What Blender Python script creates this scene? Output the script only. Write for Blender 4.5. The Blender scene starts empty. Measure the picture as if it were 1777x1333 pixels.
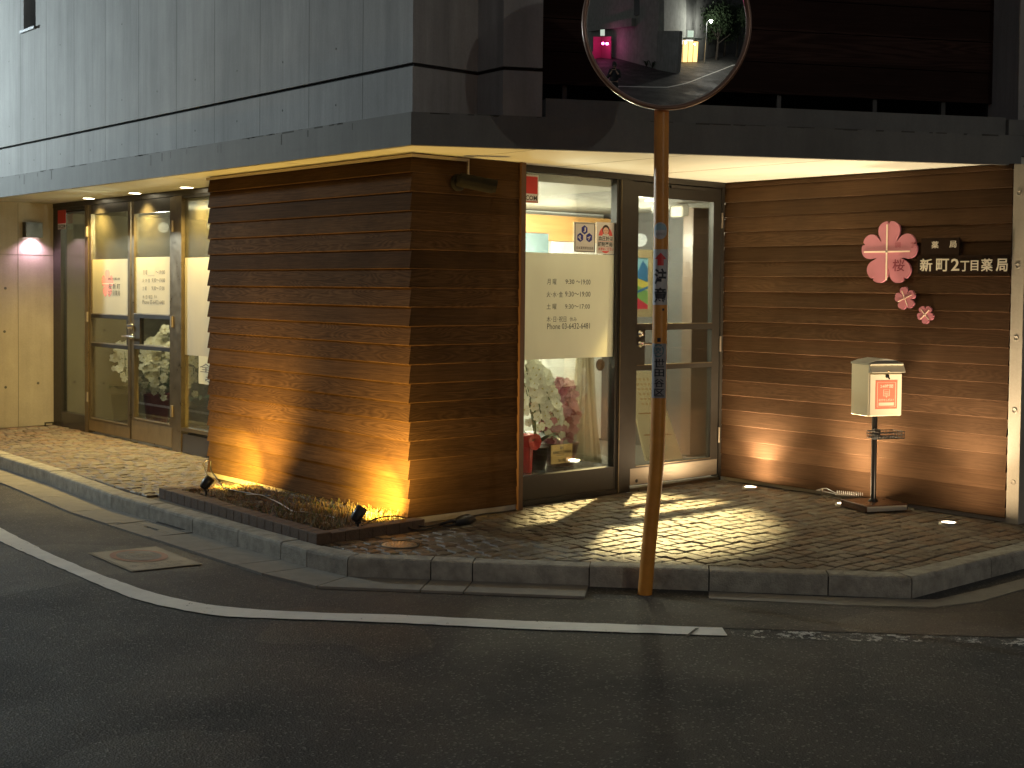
import bpy, math, random
import numpy as np
from mathutils import Vector, Matrix
random.seed(7)
sc = bpy.context.scene
COL = sc.collection
PI = math.pi
# ------------------------------------------------------------------ camera
F_PX, YAW, PITCH, ROLL, SHIFT_PX = 2289.208, 0.860062, -0.0343844, 0.0101009, -87.0066
CAM = Vector((-4.94467, -6.71544, 1.5))
fw = Vector((math.cos(YAW)*math.cos(PITCH), math.sin(YAW)*math.cos(PITCH), math.sin(PITCH)))
rt0 = Vector((math.sin(YAW), -math.cos(YAW), 0)); up0 = rt0.cross(fw)
rt = math.cos(ROLL)*rt0 + math.sin(ROLL)*up0
up = -math.sin(ROLL)*rt0 + math.cos(ROLL)*up0
cd = bpy.data.cameras.new('camera'); cam = bpy.data.objects.new('camera', cd); COL.objects.link(cam)
M = Matrix((rt, up, -fw)).transposed().to_4x4(); M.translation = CAM; cam.matrix_world = M
cd.sensor_width = 36; cd.lens = F_PX/1777*36; cd.shift_y = SHIFT_PX/1777; cd.clip_end = 500; cd.clip_start = 0.02
sc.camera = cam
# ------------------------------------------------------------------ world, exposure, street lighting
w = bpy.data.worlds.new('World'); sc.world = w; w.use_nodes = True
nt = w.node_tree; bg = nt.nodes['Background']
sky = nt.nodes.new('ShaderNodeTexSky'); sky.sky_type = 'NISHITA'; sky.sun_disc = False
sky.sun_elevation = math.radians(0); sky.sun_rotation = math.radians(200)
hs = nt.nodes.new('ShaderNodeHueSaturation'); hs.inputs['Saturation'].default_value = .12
nt.links.new(sky.outputs[0], hs.inputs['Color']); nt.links.new(hs.outputs[0], bg.inputs[0]); bg.inputs[1].default_value = 0.20
sc.view_settings.view_transform = 'Standard'; sc.view_settings.look = 'None'
sc.view_settings.exposure = 0; sc.view_settings.gamma = 1
sc.cycles.use_denoising = True
sc.cycles.max_bounces = 8; sc.cycles.transparent_max_bounces = 24
sc.cycles.sample_clamp_indirect = 4

def lamp(kind, name, loc, energy, color, size=0.1, target=None, cone=None, blend=0.5, parent=None):
    l = bpy.data.lights.new(name, kind); l.energy = energy; l.color = color
    if kind in ('POINT', 'SPOT'): l.shadow_soft_size = size
    if kind == 'AREA': l.shape = 'DISK'; l.size = size
    if kind == 'SPOT': l.spot_size = math.radians(cone); l.spot_blend = blend
    o = bpy.data.objects.new(name, l); COL.objects.link(o); o.location = loc
    if target is not None:
        o.rotation_euler = (Vector(target)-Vector(loc)).to_track_quat('-Z', 'Y').to_euler()
    return o
COOL = (0.80, 0.93, 1.0)
LAMP_A = Vector((-5.6, -24.0, 5.0))      # street lamp down the road, seen in the mirror
LAMP_B = Vector((-3.2, 11.5, 3.7))       # street lamp further along the left kerb
lamp('POINT', 'street_light', LAMP_A, 850, (1.0, 0.97, 0.86), 0.12)
lamp('SPOT', 'street_light', LAMP_B, 2900, (0.82, 0.97, 1.0), 0.15, (-.3, 3.6, 3.5), 64, 1.0)

# ------------------------------------------------------------------ picking real planes from the calibrated view
def ray(x, y):
    return fw + rt*((x-888.5)/F_PX) - up*((y-666.5-SHIFT_PX)/F_PX)
def on_z(x, y, z=0.0):
    d = ray(x, y); return CAM + d*((z-CAM.z)/d.z)
def on_x(x, y, k):
    d = ray(x, y); return CAM + d*((k-CAM.x)/d.x)
def on_y(x, y, k):
    d = ray(x, y); return CAM + d*((k-CAM.y)/d.y)

# ------------------------------------------------------------------ materials
MATS = {}
def mat(name, color=(.5,.5,.5), rough=.5, metal=0.0, emit=None, estr=0.0, spec=None, noise=0.0, nscale=8.0, bump=0.0, bscale=60.0, coat=0.0, stretch=(1,1,1)):
    if name in MATS: return MATS[name]
    m = bpy.data.materials.new(name); m.use_nodes = True; MATS[name] = m
    n = m.node_tree.nodes; l = m.node_tree.links; b = n['Principled BSDF']
    b.inputs['Base Color'].default_value = (*color, 1); b.inputs['Roughness'].default_value = rough
    b.inputs['Metallic'].default_value = metal
    if spec is not None: b.inputs['Specular IOR Level'].default_value = spec
    if coat: b.inputs['Coat Weight'].default_value = coat
    if emit: b.inputs['Emission Color'].default_value = (*emit, 1); b.inputs['Emission Strength'].default_value = estr
    if noise or bump:
        tc = n.new('ShaderNodeTexCoord'); mp = n.new('ShaderNodeMapping'); l.new(tc.outputs['Object'], mp.inputs[0])
        mp.inputs['Scale'].default_value = stretch
    if noise:
        nz = n.new('ShaderNodeTexNoise'); nz.inputs['Scale'].default_value = nscale; nz.inputs['Detail'].default_value = 7
        nz.inputs['Roughness'].default_value = .65
        l.new(mp.outputs[0], nz.inputs['Vector'])
        mr = n.new('ShaderNodeMapRange'); mr.inputs[1].default_value = .25; mr.inputs[2].default_value = .75
        mr.inputs[3].default_value = 1-noise; mr.inputs[4].default_value = 1+noise*.7
        l.new(nz.outputs[0], mr.inputs[0])
        mx = n.new('ShaderNodeVectorMath'); mx.operation = 'SCALE'; mx.inputs[0].default_value = color
        l.new(mr.outputs[0], mx.inputs['Scale']); l.new(mx.outputs[0], b.inputs['Base Color'])
        m2 = n.new('ShaderNodeMapRange'); m2.inputs[3].default_value = max(.05, rough-.12); m2.inputs[4].default_value = min(1, rough+.15)
        l.new(nz.outputs[0], m2.inputs[0]); l.new(m2.outputs[0], b.inputs['Roughness'])
    if bump:
        nb = n.new('ShaderNodeTexNoise'); nb.inputs['Scale'].default_value = bscale; nb.inputs['Detail'].default_value = 5
        l.new(mp.outputs[0], nb.inputs['Vector'])
        bp = n.new('ShaderNodeBump'); bp.inputs['Strength'].default_value = bump; bp.inputs['Distance'].default_value = .01
        l.new(nb.outputs[0], bp.inputs['Height']); l.new(bp.outputs[0], b.inputs['Normal'])
    return m
class G:                                     # tiny node graph helper
    def __init__(s, m): s.n = m.node_tree.nodes; s.l = m.node_tree.links; s.b = s.n['Principled BSDF']
    def add(s, t, **kw):
        q = s.n.new(t)
        for k, v in kw.items(): setattr(q, k, v)
        return q
    def link(s, a, b): s.l.new(a, b)
    def math(s, op, a, b=None, c=None):
        q = s.n.new('ShaderNodeMath'); q.operation = op
        for i, v in enumerate((a, b, c)):
            if v is None: continue
            if isinstance(v, (int, float)): q.inputs[i].default_value = v
            else: s.l.new(v, q.inputs[i])
        return q.outputs[0]
    def noise(s, vec, scale, detail=5, rough=.6, dist=0):
        q = s.n.new('ShaderNodeTexNoise'); q.inputs['Scale'].default_value = scale; q.inputs['Detail'].default_value = detail
        q.inputs['Roughness'].default_value = rough; q.inputs['Distortion'].default_value = dist; s.l.new(vec, q.inputs['Vector']); return q.outputs[0]
    def rng(s, v, a, b, c, d):
        q = s.n.new('ShaderNodeMapRange'); s.l.new(v, q.inputs[0])
        for i, x in enumerate((a, b, c, d)): q.inputs[i+1].default_value = x
        return q.outputs[0]
    def mix(s, f, a, b):
        q = s.n.new('ShaderNodeMix'); q.data_type = 'RGBA'
        if isinstance(f, (int, float)): q.inputs[0].default_value = f
        else: s.l.new(f, q.inputs[0])
        for i, v in ((6, a), (7, b)):
            if isinstance(v, tuple): q.inputs[i].default_value = (*v, 1)
            else: s.l.new(v, q.inputs[i])
        return q.outputs[2]
    def mapped(s, scale):
        tc = s.n.new('ShaderNodeTexCoord'); mp = s.n.new('ShaderNodeMapping'); s.l.new(tc.outputs['Object'], mp.inputs[0])
        mp.inputs['Scale'].default_value = scale; return mp.outputs[0]
    def xyz(s):
        tc = s.n.new('ShaderNodeTexCoord'); q = s.n.new('ShaderNodeSeparateXYZ'); s.l.new(tc.outputs['Object'], q.inputs[0]); return q.outputs
    def comb(s, x, y, z):
        q = s.n.new('ShaderNodeCombineXYZ')
        for i, v in enumerate((x, y, z)):
            if isinstance(v, (int, float)): q.inputs[i].default_value = v
            else: s.l.new(v, q.inputs[i])
        return q.outputs[0]
    def bump(s, h, st, d=.01):
        q = s.n.new('ShaderNodeBump'); q.inputs['Strength'].default_value = st; q.inputs['Distance'].default_value = d
        s.l.new(h, q.inputs['Height']); s.l.new(q.outputs[0], s.b.inputs['Normal'])

def wood_mat(name, ztop, pitch, dark, light, grain=1.0):
    m = mat(name, dark, .45); g = G(m)
    X, Y, Z = g.xyz()
    run = g.math('ADD', X, Y)
    bi = g.math('FLOOR', g.math('DIVIDE', g.math('SUBTRACT', ztop, Z), pitch))
    wn = g.add('ShaderNodeTexWhiteNoise', noise_dimensions='1D'); g.link(bi, wn.inputs['W'])
    wv = wn.outputs['Value']
    # cathedral figure: stretched noise bent into bands, shifted per board
    off = g.math('MULTIPLY', wv, 37.0)
    base = g.comb(g.math('ADD', g.math('MULTIPLY', run, 1.1), off), g.math('MULTIPLY', Z, 9.0), off)
    big = g.noise(base, 1.0, 2, .4, .2)
    rings = g.math('FRACT', g.math('MULTIPLY', big, 26.0))
    rings = g.math('ABSOLUTE', g.math('SUBTRACT', rings, .5))
    fine = g.noise(g.comb(g.math('ADD', g.math('MULTIPLY', run, 4.0), off), g.math('MULTIPLY', Z, 160.0), off), 1.0, 4, .6)
    gate = g.rng(g.math('FRACT', g.math('MULTIPLY', wv, 7.31)), .35, .75, .25, 1.0)
    fig = g.math('ADD', g.math('ADD', g.math('MULTIPLY', g.math('SUBTRACT', rings, .25), g.math('MULTIPLY', gate, 1.7*grain)), g.math('MULTIPLY', g.math('SUBTRACT', fine, .5), .9)), .55)
    f = g.rng(fig, .25, .85, 0, 1)
    c = g.mix(f, dark, light)
    tone = g.math('MULTIPLY', g.rng(wv, 0, 1, .78, 1.22), g.rng(g.noise(g.comb(run, Z, 0.0), 1.7, 4), .3, .7, .8, 1.15))
    vm = g.add('ShaderNodeVectorMath', operation='SCALE'); g.link(c, vm.inputs[0]); g.link(tone, vm.inputs['Scale'])
    g.link(vm.outputs[0], g.b.inputs['Base Color'])
    g.link(g.rng(fig, 0, 1, .95, .85), g.b.inputs['Roughness']); g.b.inputs['Specular IOR Level'].default_value = .04
    g.bump(fig, .22, .002)
    return m
BLOCK_TOP, BLOCK_PITCH = 2.224, .1213
SIDE_TOP, SIDE_PITCH = 2.307, .1163
W_BLOCK = wood_mat('cladding_wood', BLOCK_TOP, BLOCK_PITCH, (.038,.0205,.0095), (.110,.062,.028), .35)
W_SIDE = wood_mat('side_cladding_wood', SIDE_TOP, SIDE_PITCH, (.045,.025,.014), (.095,.055,.030), .3)
W_DARK = wood_mat('dark_screen_wood', 0, .2, (.02,.011,.009), (.035,.02,.016))

def concrete_mat(name, base, streak=.35, warm=0.0):
    m = mat(name, base, .8); g = G(m); X, Y, Z = g.xyz()
    run = g.math('ADD', X, Y)
    st = g.noise(g.comb(g.math('MULTIPLY', run, 5.0), g.math('MULTIPLY', Z, .35), 0.0), 1.0, 6, .7)
    cl = g.noise(g.mapped((1,1,1)), 1.6, 6, .6)
    fn = g.noise(g.mapped((1,1,1)), 70, 4, .7)
    t = g.math('MULTIPLY', g.rng(st, .3, .7, 1-streak, 1+streak*.4), g.rng(cl, .3, .7, .82, 1.12))
    t = g.math('MULTIPLY', t, g.rng(fn, .3, .7, .93, 1.05))
    vm = g.add('ShaderNodeVectorMath', operation='SCALE'); vm.inputs[0].default_value = base; g.link(t, vm.inputs['Scale'])
    g.link(vm.outputs[0], g.b.inputs['Base Color']); g.bump(g.math('ADD', fn, st), .12, .004)
    return m
CONC = concrete_mat('board_marked_concrete', (.30,.30,.29))
CONC_F = concrete_mat('fascia_concrete', (.15,.154,.145), .25)
CONC_W = concrete_mat('cast_concrete', (.36,.33,.27), .15)
PLAST = mat('soffit_plaster', (.56,.57,.50), .75, noise=.10, nscale=1.6)
GROOVE = mat('shadow_groove', (.02,.02,.02), .9)
FRAME = mat('bronze_frame', (.035,.031,.026), .4, metal=.3, noise=.15, nscale=20)
FRAME_L = mat('worn_bronze_frame', (.20,.16,.10), .30, metal=.75, noise=.2, nscale=15)
STEEL = mat('brushed_steel', (.34,.30,.24), .45, metal=.8, noise=.12, nscale=9, stretch=(1,1,8))
BRASSK = mat('dull_brass_plate', (.34,.26,.14), .4, metal=.7, noise=.25, nscale=5, stretch=(2,2,1))
CHROME = mat('chrome', (.85,.85,.82), .12, metal=1)
BLACK = mat('black_plastic', (.02,.02,.02), .4)
BLACKM = mat('black_metal', (.018,.018,.02), .3, metal=.3)
RED = mat('red_vinyl', (.62,.03,.025), .4)
WHITE = mat('white_vinyl', (.75,.74,.70), .45)
INK = mat('black_ink', (.015,.015,.02), .5)
GREYINK = mat('grey_ink', (.12,.11,.09), .5)
def film_mat(name, col, trans):
    m = mat(name, col, .6); g = G(m)
    tl = g.add('ShaderNodeBsdfTranslucent'); tl.inputs[0].default_value = (*col, 1)
    tr = g.add('ShaderNodeBsdfTransparent'); tr.inputs[0].default_value = (1,1,1,1)
    mx = g.add('ShaderNodeMixShader'); mx.inputs[0].default_value = trans
    g.link(g.b.outputs[0], mx.inputs[1]); g.link(tl.outputs[0], mx.inputs[2])
    # faint dot grid of the frosted sheet
    X, Y, Z = g.xyz(); run = g.math('ADD', X, Y)
    nz = g.noise(g.comb(g.math('MULTIPLY', run, 3.0), g.math('MULTIPLY', Z, .8), 0.0), 1.0, 3)
    vm = g.add('ShaderNodeVectorMath', operation='SCALE'); vm.inputs[0].default_value = col
    g.link(g.rng(nz, .3, .7, .88, 1.05), vm.inputs['Scale']); g.link(vm.outputs[0], g.b.inputs['Base Color'])
    out = g.n['Material Output']; g.link(mx.outputs[0], out.inputs[0])
    return m
FILM = film_mat('frosted_film', (.74,.71,.60), .42)
TAPE = film_mat('correction_tape', (.80,.77,.66), .42)
def glass_mat(name, mesh=True, pitch=.022, line=.10, mcol=(.30,.29,.22)):
    m = mat(name, mcol, .5); g = G(m)
    tr = g.add('ShaderNodeBsdfTransparent'); tr.inputs[0].default_value = (.93,.96,.93,1)
    gl = g.add('ShaderNodeBsdfGlossy'); gl.inputs['Roughness'].default_value = .01
    fr = g.add('ShaderNodeFresnel'); fr.inputs[0].default_value = 1.45
    mx = g.add('ShaderNodeMixShader'); g.link(g.math('MINIMUM', g.math('MULTIPLY', fr.outputs[0], .55), .8), mx.inputs[0])
    g.link(tr.outputs[0], mx.inputs[1]); g.link(gl.outputs[0], mx.inputs[2])
    out = g.n['Material Output']
    if mesh:
        X, Y, Z = g.xyz(); run = g.math('ADD', X, Y)
        def band(a):
            q = g.math('FRACT', g.math('DIVIDE', a, pitch)); return g.math('LESS_THAN', q, line)
        a = band(g.math('ADD', g.math('MULTIPLY', run, 1.7), Z)); b2 = band(g.math('SUBTRACT', g.math('MULTIPLY', run, 1.7), Z))
        k = g.math('MAXIMUM', a, b2)
        m2 = g.add('ShaderNodeMixShader'); g.link(k, m2.inputs[0]); g.link(mx.outputs[0], m2.inputs[1]); g.link(g.b.outputs[0], m2.inputs[2])
        g.b.inputs['Metallic'].default_value = .3
        g.link(m2.outputs[0], out.inputs[0])
    else: g.link(mx.outputs[0], out.inputs[0])
    return m
GLASS_W = glass_mat('wired_glass', True, .036, .075, (.22,.20,.13))
GLASS = glass_mat('clear_glass', False)
GLASS_D = glass_mat('door_wired_glass', True, .030, .035, (.07,.06,.04))

# ------------------------------------------------------------------ mesh builder
class MB:
    def __init__(s): s.v = []; s.f = []; s.m = []; s.sm = []; s.mats = []
    def mi(s, m):
        if m not in s.mats: s.mats.append(m)
        return s.mats.index(m)
    def add(s, vs, fs, m, smooth=False):
        o = len(s.v); s.v += [tuple(p) for p in vs]; k = s.mi(m)
        for f in fs: s.f.append([i+o for i in f]); s.m.append(k); s.sm.append(smooth)
    def poly(s, pts, m): s.add(pts, [list(range(len(pts)))], m)
    def box(s, a, b, m):
        x0, x1 = sorted((a[0], b[0])); y0, y1 = sorted((a[1], b[1])); z0, z1 = sorted((a[2], b[2]))
        s.obox(Vector((x0,y0,z0)), Vector((x1-x0,0,0)), Vector((0,y1-y0,0)), Vector((0,0,z1-z0)), m)
    def obox(s, o, u, v, w_, m):
        o, u, v, w_ = map(Vector, (o, u, v, w_))
        p = [o, o+u, o+u+v, o+v, o+w_, o+u+w_, o+u+v+w_, o+v+w_]
        s.add(p, [[0,3,2,1],[4,5,6,7],[0,1,5,4],[1,2,6,5],[2,3,7,6],[3,0,4,7]], m)
    def bbox(s, c, u, v, w_, m, r=.004):       # bevelled box round centre c with full-size edge vectors
        c, u, v, w_ = map(Vector, (c, u, v, w_)); L = [u.length, v.length, w_.length]; A = [u.normalized(), v.normalized(), w_.normalized()]
        vs = []; idx = {}
        for i in range(3):
            for sx in (-1, 1):
                for sy in (-1, 1):
                    for sz in (-1, 1):
                        sg = (sx, sy, sz); p = c.copy()
                        for k in range(3): p += A[k]*sg[k]*(L[k]/2-(0 if k == i else r))
                        idx[(i,)+sg] = len(vs); vs.append(p)
        fs = []
        for i in range(3):
            j, k = (i+1) % 3, (i+2) % 3
            for sg in (-1, 1):
                q = []
                for a, b in ((-1,-1),(1,-1),(1,1),(-1,1)):
                    t = [0,0,0]; t[i] = sg; t[j] = a; t[k] = b; q.append(idx[(i,)+tuple(t)])
                fs.append(q if sg > 0 else q[::-1])
            for a in (-1, 1):
                for b in (-1, 1):
                    t0 = [0,0,0]; t0[i] = -1; t0[j] = a; t0[k] = b; t1 = list(t0); t1[i] = 1
                    q = [idx[(j,)+tuple(t0)], idx[(j,)+tuple(t1)], idx[(k,)+tuple(t1)], idx[(k,)+tuple(t0)]]
                    fs.append(q if a*b > 0 else q[::-1])
        for a in (-1, 1):
            for b in (-1, 1):
                for d in (-1, 1):
                    q = [idx[(i, a, b, d)] for i in range(3)]; fs.append(q if a*b*d > 0 else q[::-1])
        s.add(vs, fs, m)
    def prism(s, pts, dirv, m):                # planar outline pushed along dirv
        pts = [Vector(p) for p in pts]; d = Vector(dirv); n = len(pts)
        s.add(pts+[p+d for p in pts], [list(range(n))[::-1], [i+n for i in range(n)]]+[[i, (i+1) % n, (i+1) % n+n, i+n] for i in range(n)], m)
    def tube(s, pts, r, m, seg=10, cap=True):
        pts = [Vector(p) for p in pts]; n = len(pts); rr = r if isinstance(r, (list, tuple)) else [r]*n
        T = [(pts[min(i+1, n-1)]-pts[max(i-1, 0)]).normalized() for i in range(n)]
        a = T[0].cross(Vector((0,0,1)));  a = a if a.length > 1e-3 else T[0].cross(Vector((1,0,0))); a.normalize()
        vs = []
        for i in range(n):
            a = (a-T[i]*a.dot(T[i])).normalized(); b = T[i].cross(a)
            for k in range(seg):
                t = 2*PI*k/seg; vs.append(pts[i]+(a*math.cos(t)+b*math.sin(t))*rr[i])
        fs = [[i*seg+k, i*seg+(k+1) % seg, (i+1)*seg+(k+1) % seg, (i+1)*seg+k] for i in range(n-1) for k in range(seg)]
        s.add(vs, fs, m, True)
        if cap:
            s.add(vs[:seg], [list(range(seg))[::-1]], m); s.add(vs[-seg:], [list(range(seg))], m)
    def lathe(s, c, axis, prof, m, seg=24, smooth=True):    # prof: (radius, height along axis)
        c = Vector(c); ax = Vector(axis).normalized(); a = ax.orthogonal().normalized(); b = ax.cross(a); vs = []
        for r, h in prof:
            for k in range(seg):
                t = 2*PI*k/seg; vs.append(c+ax*h+(a*math.cos(t)+b*math.sin(t))*r)
        fs = [[i*seg+k, i*seg+(k+1) % seg, (i+1)*seg+(k+1) % seg, (i+1)*seg+k] for i in range(len(prof)-1) for k in range(seg)]
        s.add(vs, fs, m, smooth)
    def wtext(s, txt, fr, rect, m, bold=0.0, mx=.007):      # lettering split finely enough to follow a curved surface
        vs, fs = text_geo(txt, bold); x0 = min(p[0] for p in vs); x1 = max(p[0] for p in vs); y0 = min(p[1] for p in vs); y1 = max(p[1] for p in vs)
        u0, v0, u1, v1 = rect; q = [(u0+(p[0]-x0)/(x1-x0)*(u1-u0), v0+(p[1]-y0)/(y1-y0)*(v1-v0)) for p in vs]
        s.wtris([[q[f[0]], q[f[i]], q[f[i+1]]] for f in fs for i in range(1, len(f)-1)], fr, m, mx)
    def wtris(s, tris, fr, m, mx=.007):
        st = list(tris); out = []
        while st:
            a, b, c = st.pop(); e = [(abs(a[0]-b[0]),0), (abs(b[0]-c[0]),1), (abs(c[0]-a[0]),2)]; L, k = max(e)
            if L < mx: out += [a, b, c]; continue
            if k == 1: a, b, c = b, c, a
            elif k == 2: a, b, c = c, a, b
            d = ((a[0]+b[0])/2, (a[1]+b[1])/2); st += [[a, d, c], [d, b, c]]
        s.add([fr(p[0], p[1], 0) for p in out], [[3*i, 3*i+1, 3*i+2] for i in range(len(out)//3)], m)
    def text(s, txt, fr, rect, m, depth=0.0, fit=True, bold=0.0):
        vs, fs = text_geo(txt, bold)
        if not vs: return
        x0 = min(p[0] for p in vs); x1 = max(p[0] for p in vs); y0 = min(p[1] for p in vs); y1 = max(p[1] for p in vs)
        u0, v0, u1, v1 = rect; sy = (v1-v0)/max(y1-y0, 1e-6); sx = (u1-u0)/max(x1-x0, 1e-6)
        if not fit: sx = sy
        P = [fr(u0+(p[0]-x0)*sx, v0+(p[1]-y0)*sy, 0) for p in vs]
        s.add(P, fs, m)
        if depth:
            s.add([fr(u0+(p[0]-x0)*sx, v0+(p[1]-y0)*sy, -depth) for p in vs], [f[::-1] for f in fs], m)
            cnt = {}
            for f in fs:
                for i in range(len(f)):
                    e = (f[i], f[(i+1) % len(f)]); cnt[e] = 1
            n = len(vs); allp = P+[fr(u0+(p[0]-x0)*sx, v0+(p[1]-y0)*sy, -depth) for p in vs]
            s.add(allp, [[e[1], e[0], e[0]+n, e[1]+n] for e in cnt if (e[1], e[0]) not in cnt], m)
    def build(s, name, parent=None, **props):
        me = bpy.data.meshes.new(name); me.from_pydata(s.v, [], s.f)
        for m in s.mats: me.materials.append(m)
        me.polygons.foreach_set('material_index', s.m); me.polygons.foreach_set('use_smooth', s.sm); me.update()
        o = bpy.data.objects.new(name, me); COL.objects.link(o)
        if parent is not None:
            o.parent = parent; o.matrix_parent_inverse = Matrix.Translation(parent_loc(parent)).inverted()
        for k, v in props.items(): o[k] = v
        return o
def parent_loc(p):
    return Vector(p.location) if p.type == 'EMPTY' else Vector((0,0,0))
TXT = {}
def text_geo(txt, bold=0.0):
    if (txt, bold) in TXT: return TXT[(txt, bold)]
    c = bpy.data.curves.new('t', 'FONT'); c.body = txt; c.size = 1; c.resolution_u = 2; c.offset = bold
    o = bpy.data.objects.new('t', c); COL.objects.link(o)
    dg = bpy.context.evaluated_depsgraph_get(); dg.update()
    me = o.evaluated_get(dg).to_mesh()
    vs = [tuple(v.co[:2]) for v in me.vertices]; fs = [list(p.vertices) for p in me.polygons]
    o.evaluated_get(dg).to_mesh_clear(); bpy.data.objects.remove(o); bpy.data.curves.remove(c)
    TXT[(txt, bold)] = (vs, fs); return vs, fs
def thing(name, label, cat, loc, group=None, rz=0):
    o = bpy.data.objects.new(name, None); COL.objects.link(o); o.location = loc; o.rotation_euler = (0,0,rz)
    o.empty_display_size = .1; o['label'] = label; o['category'] = cat
    if group: o['group'] = group
    return o
def tag(o, label, cat, group=None):
    o['label'] = label; o['category'] = cat
    if group: o['group'] = group
    return o
def struct(o): o['kind'] = 'structure'; return o
def clone(src, loc, label, rz=0):
    c = src.copy(); COL.objects.link(c); c.location = loc; c['label'] = label; c.rotation_euler = (0,0,rz)
    for ch in src.children:
        d = ch.copy(); COL.objects.link(d); d.parent = c; d.matrix_parent_inverse = ch.matrix_parent_inverse.copy()
        for e in ch.children:
            q = e.copy(); COL.objects.link(q); q.parent = d; q.matrix_parent_inverse = e.matrix_parent_inverse.copy()
    return c

# plane frames: f(u, v, n) -> point ; u to the viewer's right, v = height, n = towards the viewer
def frame_y(k): return lambda u, v, n=0: Vector((u, k-n, v))
def frame_x(k): return lambda u, v, n=0: Vector((k-n, -u, v))
def rect_y(px0, py0, px1, py1, k):           # pixel rectangle -> (u0, v0, u1, v1) on the plane Y = k
    xm, ym = (px0+px1)/2, (py0+py1)/2
    return (on_y(px0, ym, k).x, on_y(xm, py1, k).z, on_y(px1, ym, k).x, on_y(xm, py0, k).z)
def rect_x(px0, py0, px1, py1, k):
    xm, ym = (px0+px1)/2, (py0+py1)/2
    return (-on_x(px0, ym, k).y, on_x(xm, py1, k).z, -on_x(px1, ym, k).y, on_x(xm, py0, k).z)
def slab(mb, fr, r, n0, n1, m):
    u0, v0, u1, v1 = r
    p = [fr(u0,v0,n0), fr(u1,v0,n0), fr(u1,v1,n0), fr(u0,v1,n0)]
    mb.prism(p, fr(0,0,n1)-fr(0,0,n0), m)
def frame_ring(mb, fr, outer, inner, n0, n1, m):    # a rectangular frame butted from four bars
    a, b, c, d = outer; e, f, g_, h = inner
    slab(mb, fr, (a, b, e, d), n0, n1, m); slab(mb, fr, (g_, b, c, d), n0, n1, m)
    slab(mb, fr, (e, b, g_, f), n0, n1-.0005, m); slab(mb, fr, (e, h, g_, d), n0, n1-.0005, m)

# ================================================================== GROUND
def asphalt(name, base, spk):
    m = mat(name, base, .82); g = G(m); o = g.mapped((1,1,1))
    a = g.noise(o, 220, 3, .7); b = g.noise(o, 1.3, 6, .6); c = g.noise(o, 35, 5, .7)
    pt = g.noise(g.mapped((.6,.9,1)), .7, 2, .5)
    ck = g.add('ShaderNodeTexVoronoi', feature='DISTANCE_TO_EDGE'); ck.inputs['Scale'].default_value = .55
    wv_ = g.add('ShaderNodeVectorMath', operation='ADD'); g.link(o, wv_.inputs[0]); nzc = g.add('ShaderNodeTexNoise'); nzc.inputs['Scale'].default_value = 3; nzc.inputs['Detail'].default_value = 6; g.link(o, nzc.inputs['Vector']); g.link(nzc.outputs['Color'], wv_.inputs[1]); g.link(wv_.outputs[0], ck.inputs['Vector'])
    crack = g.math('LESS_THAN', ck.outputs['Distance'], .0022)
    sp = g.add('ShaderNodeTexVoronoi'); sp.inputs['Scale'].default_value = 110; g.link(o, sp.inputs['Vector'])
    wn = g.add('ShaderNodeTexWhiteNoise', noise_dimensions='3D'); g.link(sp.outputs['Position'], wn.inputs['Vector'])
    stone = g.math('GREATER_THAN', wn.outputs['Value'], .94)
    t = g.math('MULTIPLY', g.math('MULTIPLY', g.rng(a, .3, .7, .5, 1.5), g.rng(b, .3, .7, .75, 1.22)), g.math('MULTIPLY', g.rng(c, .3, .7, .8, 1.2), g.rng(pt, .50, .515, .90, 1.08)))
    vm = g.add('ShaderNodeVectorMath', operation='SCALE'); vm.inputs[0].default_value = base; g.link(t, vm.inputs['Scale'])
    col = g.mix(g.math('MULTIPLY', stone, .5), vm.outputs[0], spk)
    col = g.mix(g.math('MULTIPLY', crack, .55), col, (.02,.02,.018))
    g.link(col, g.b.inputs['Base Color']); g.link(g.math('SUBTRACT', g.rng(b, .3, .7, .82, .58), g.math('MULTIPLY', g.math('GREATER_THAN', pt, .56), .12)), g.b.inputs['Roughness'])
    # fine hairline cracks
    g.bump(g.math('ADD', g.math('MULTIPLY', a, .7), g.math('ADD', g.math('MULTIPLY', c, .5), sp.outputs['Distance'])), .55, .006)
    return m
ASPH = asphalt('asphalt', (.050,.050,.046), (.25,.245,.23))
ASPH2 = asphalt('brown_asphalt', (.058,.049,.040), (.22,.20,.16))
RZ = -.11
mb = MB(); mb.poly([(-90,-90,RZ),(90,-90,RZ),(90,90,RZ),(-90,90,RZ)], ASPH); road = struct(mb.build('road'))
kerb_px = [(-60,766),(85,818),(134,836),(193,858),(252,877),(321,899),(402,921),(490,940),(532,953),(603,968),(752,968),(825,969),(1025,975),(1230,985),(1435,993),(1583,1003),(1721,969),(1860,934)]
K = [on_z(x, y, 0) for x, y in kerb_px]
# straighten the three runs so the stones line up
def straight(lst, a, b):
    A, B = lst[a].copy(), lst[b].copy(); d = (B-A).normalized()
    for i in range(a+1, b): lst[i] = A + d*(lst[i]-A).dot(d)
K[0].y = 13.0; K[0].x = -.66
straight(K, 3, 8)
straight(K, 9, 15)
KW = .125
def offset_line(pts, dist):
    out = []
    for i, p in enumerate(pts):
        d0 = (pts[i]-pts[i-1]).normalized() if i > 0 else None
        d1 = (pts[i+1]-pts[i]).normalized() if i < len(pts)-1 else None
        if d0 is None: d0 = d1
        if d1 is None: d1 = d0
        n0 = Vector((-d0.y, d0.x, 0)); n1 = Vector((-d1.y, d1.x, 0)); n = (n0+n1).normalized()
        out.append(p + n*dist/max(.4, n.dot(n0)))
    return out
KI = offset_line(K, KW)                      # inner edge (left of travel = towards the shop)
GO = offset_line(K, -.30)                    # outer edge of the gutter slabs
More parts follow.
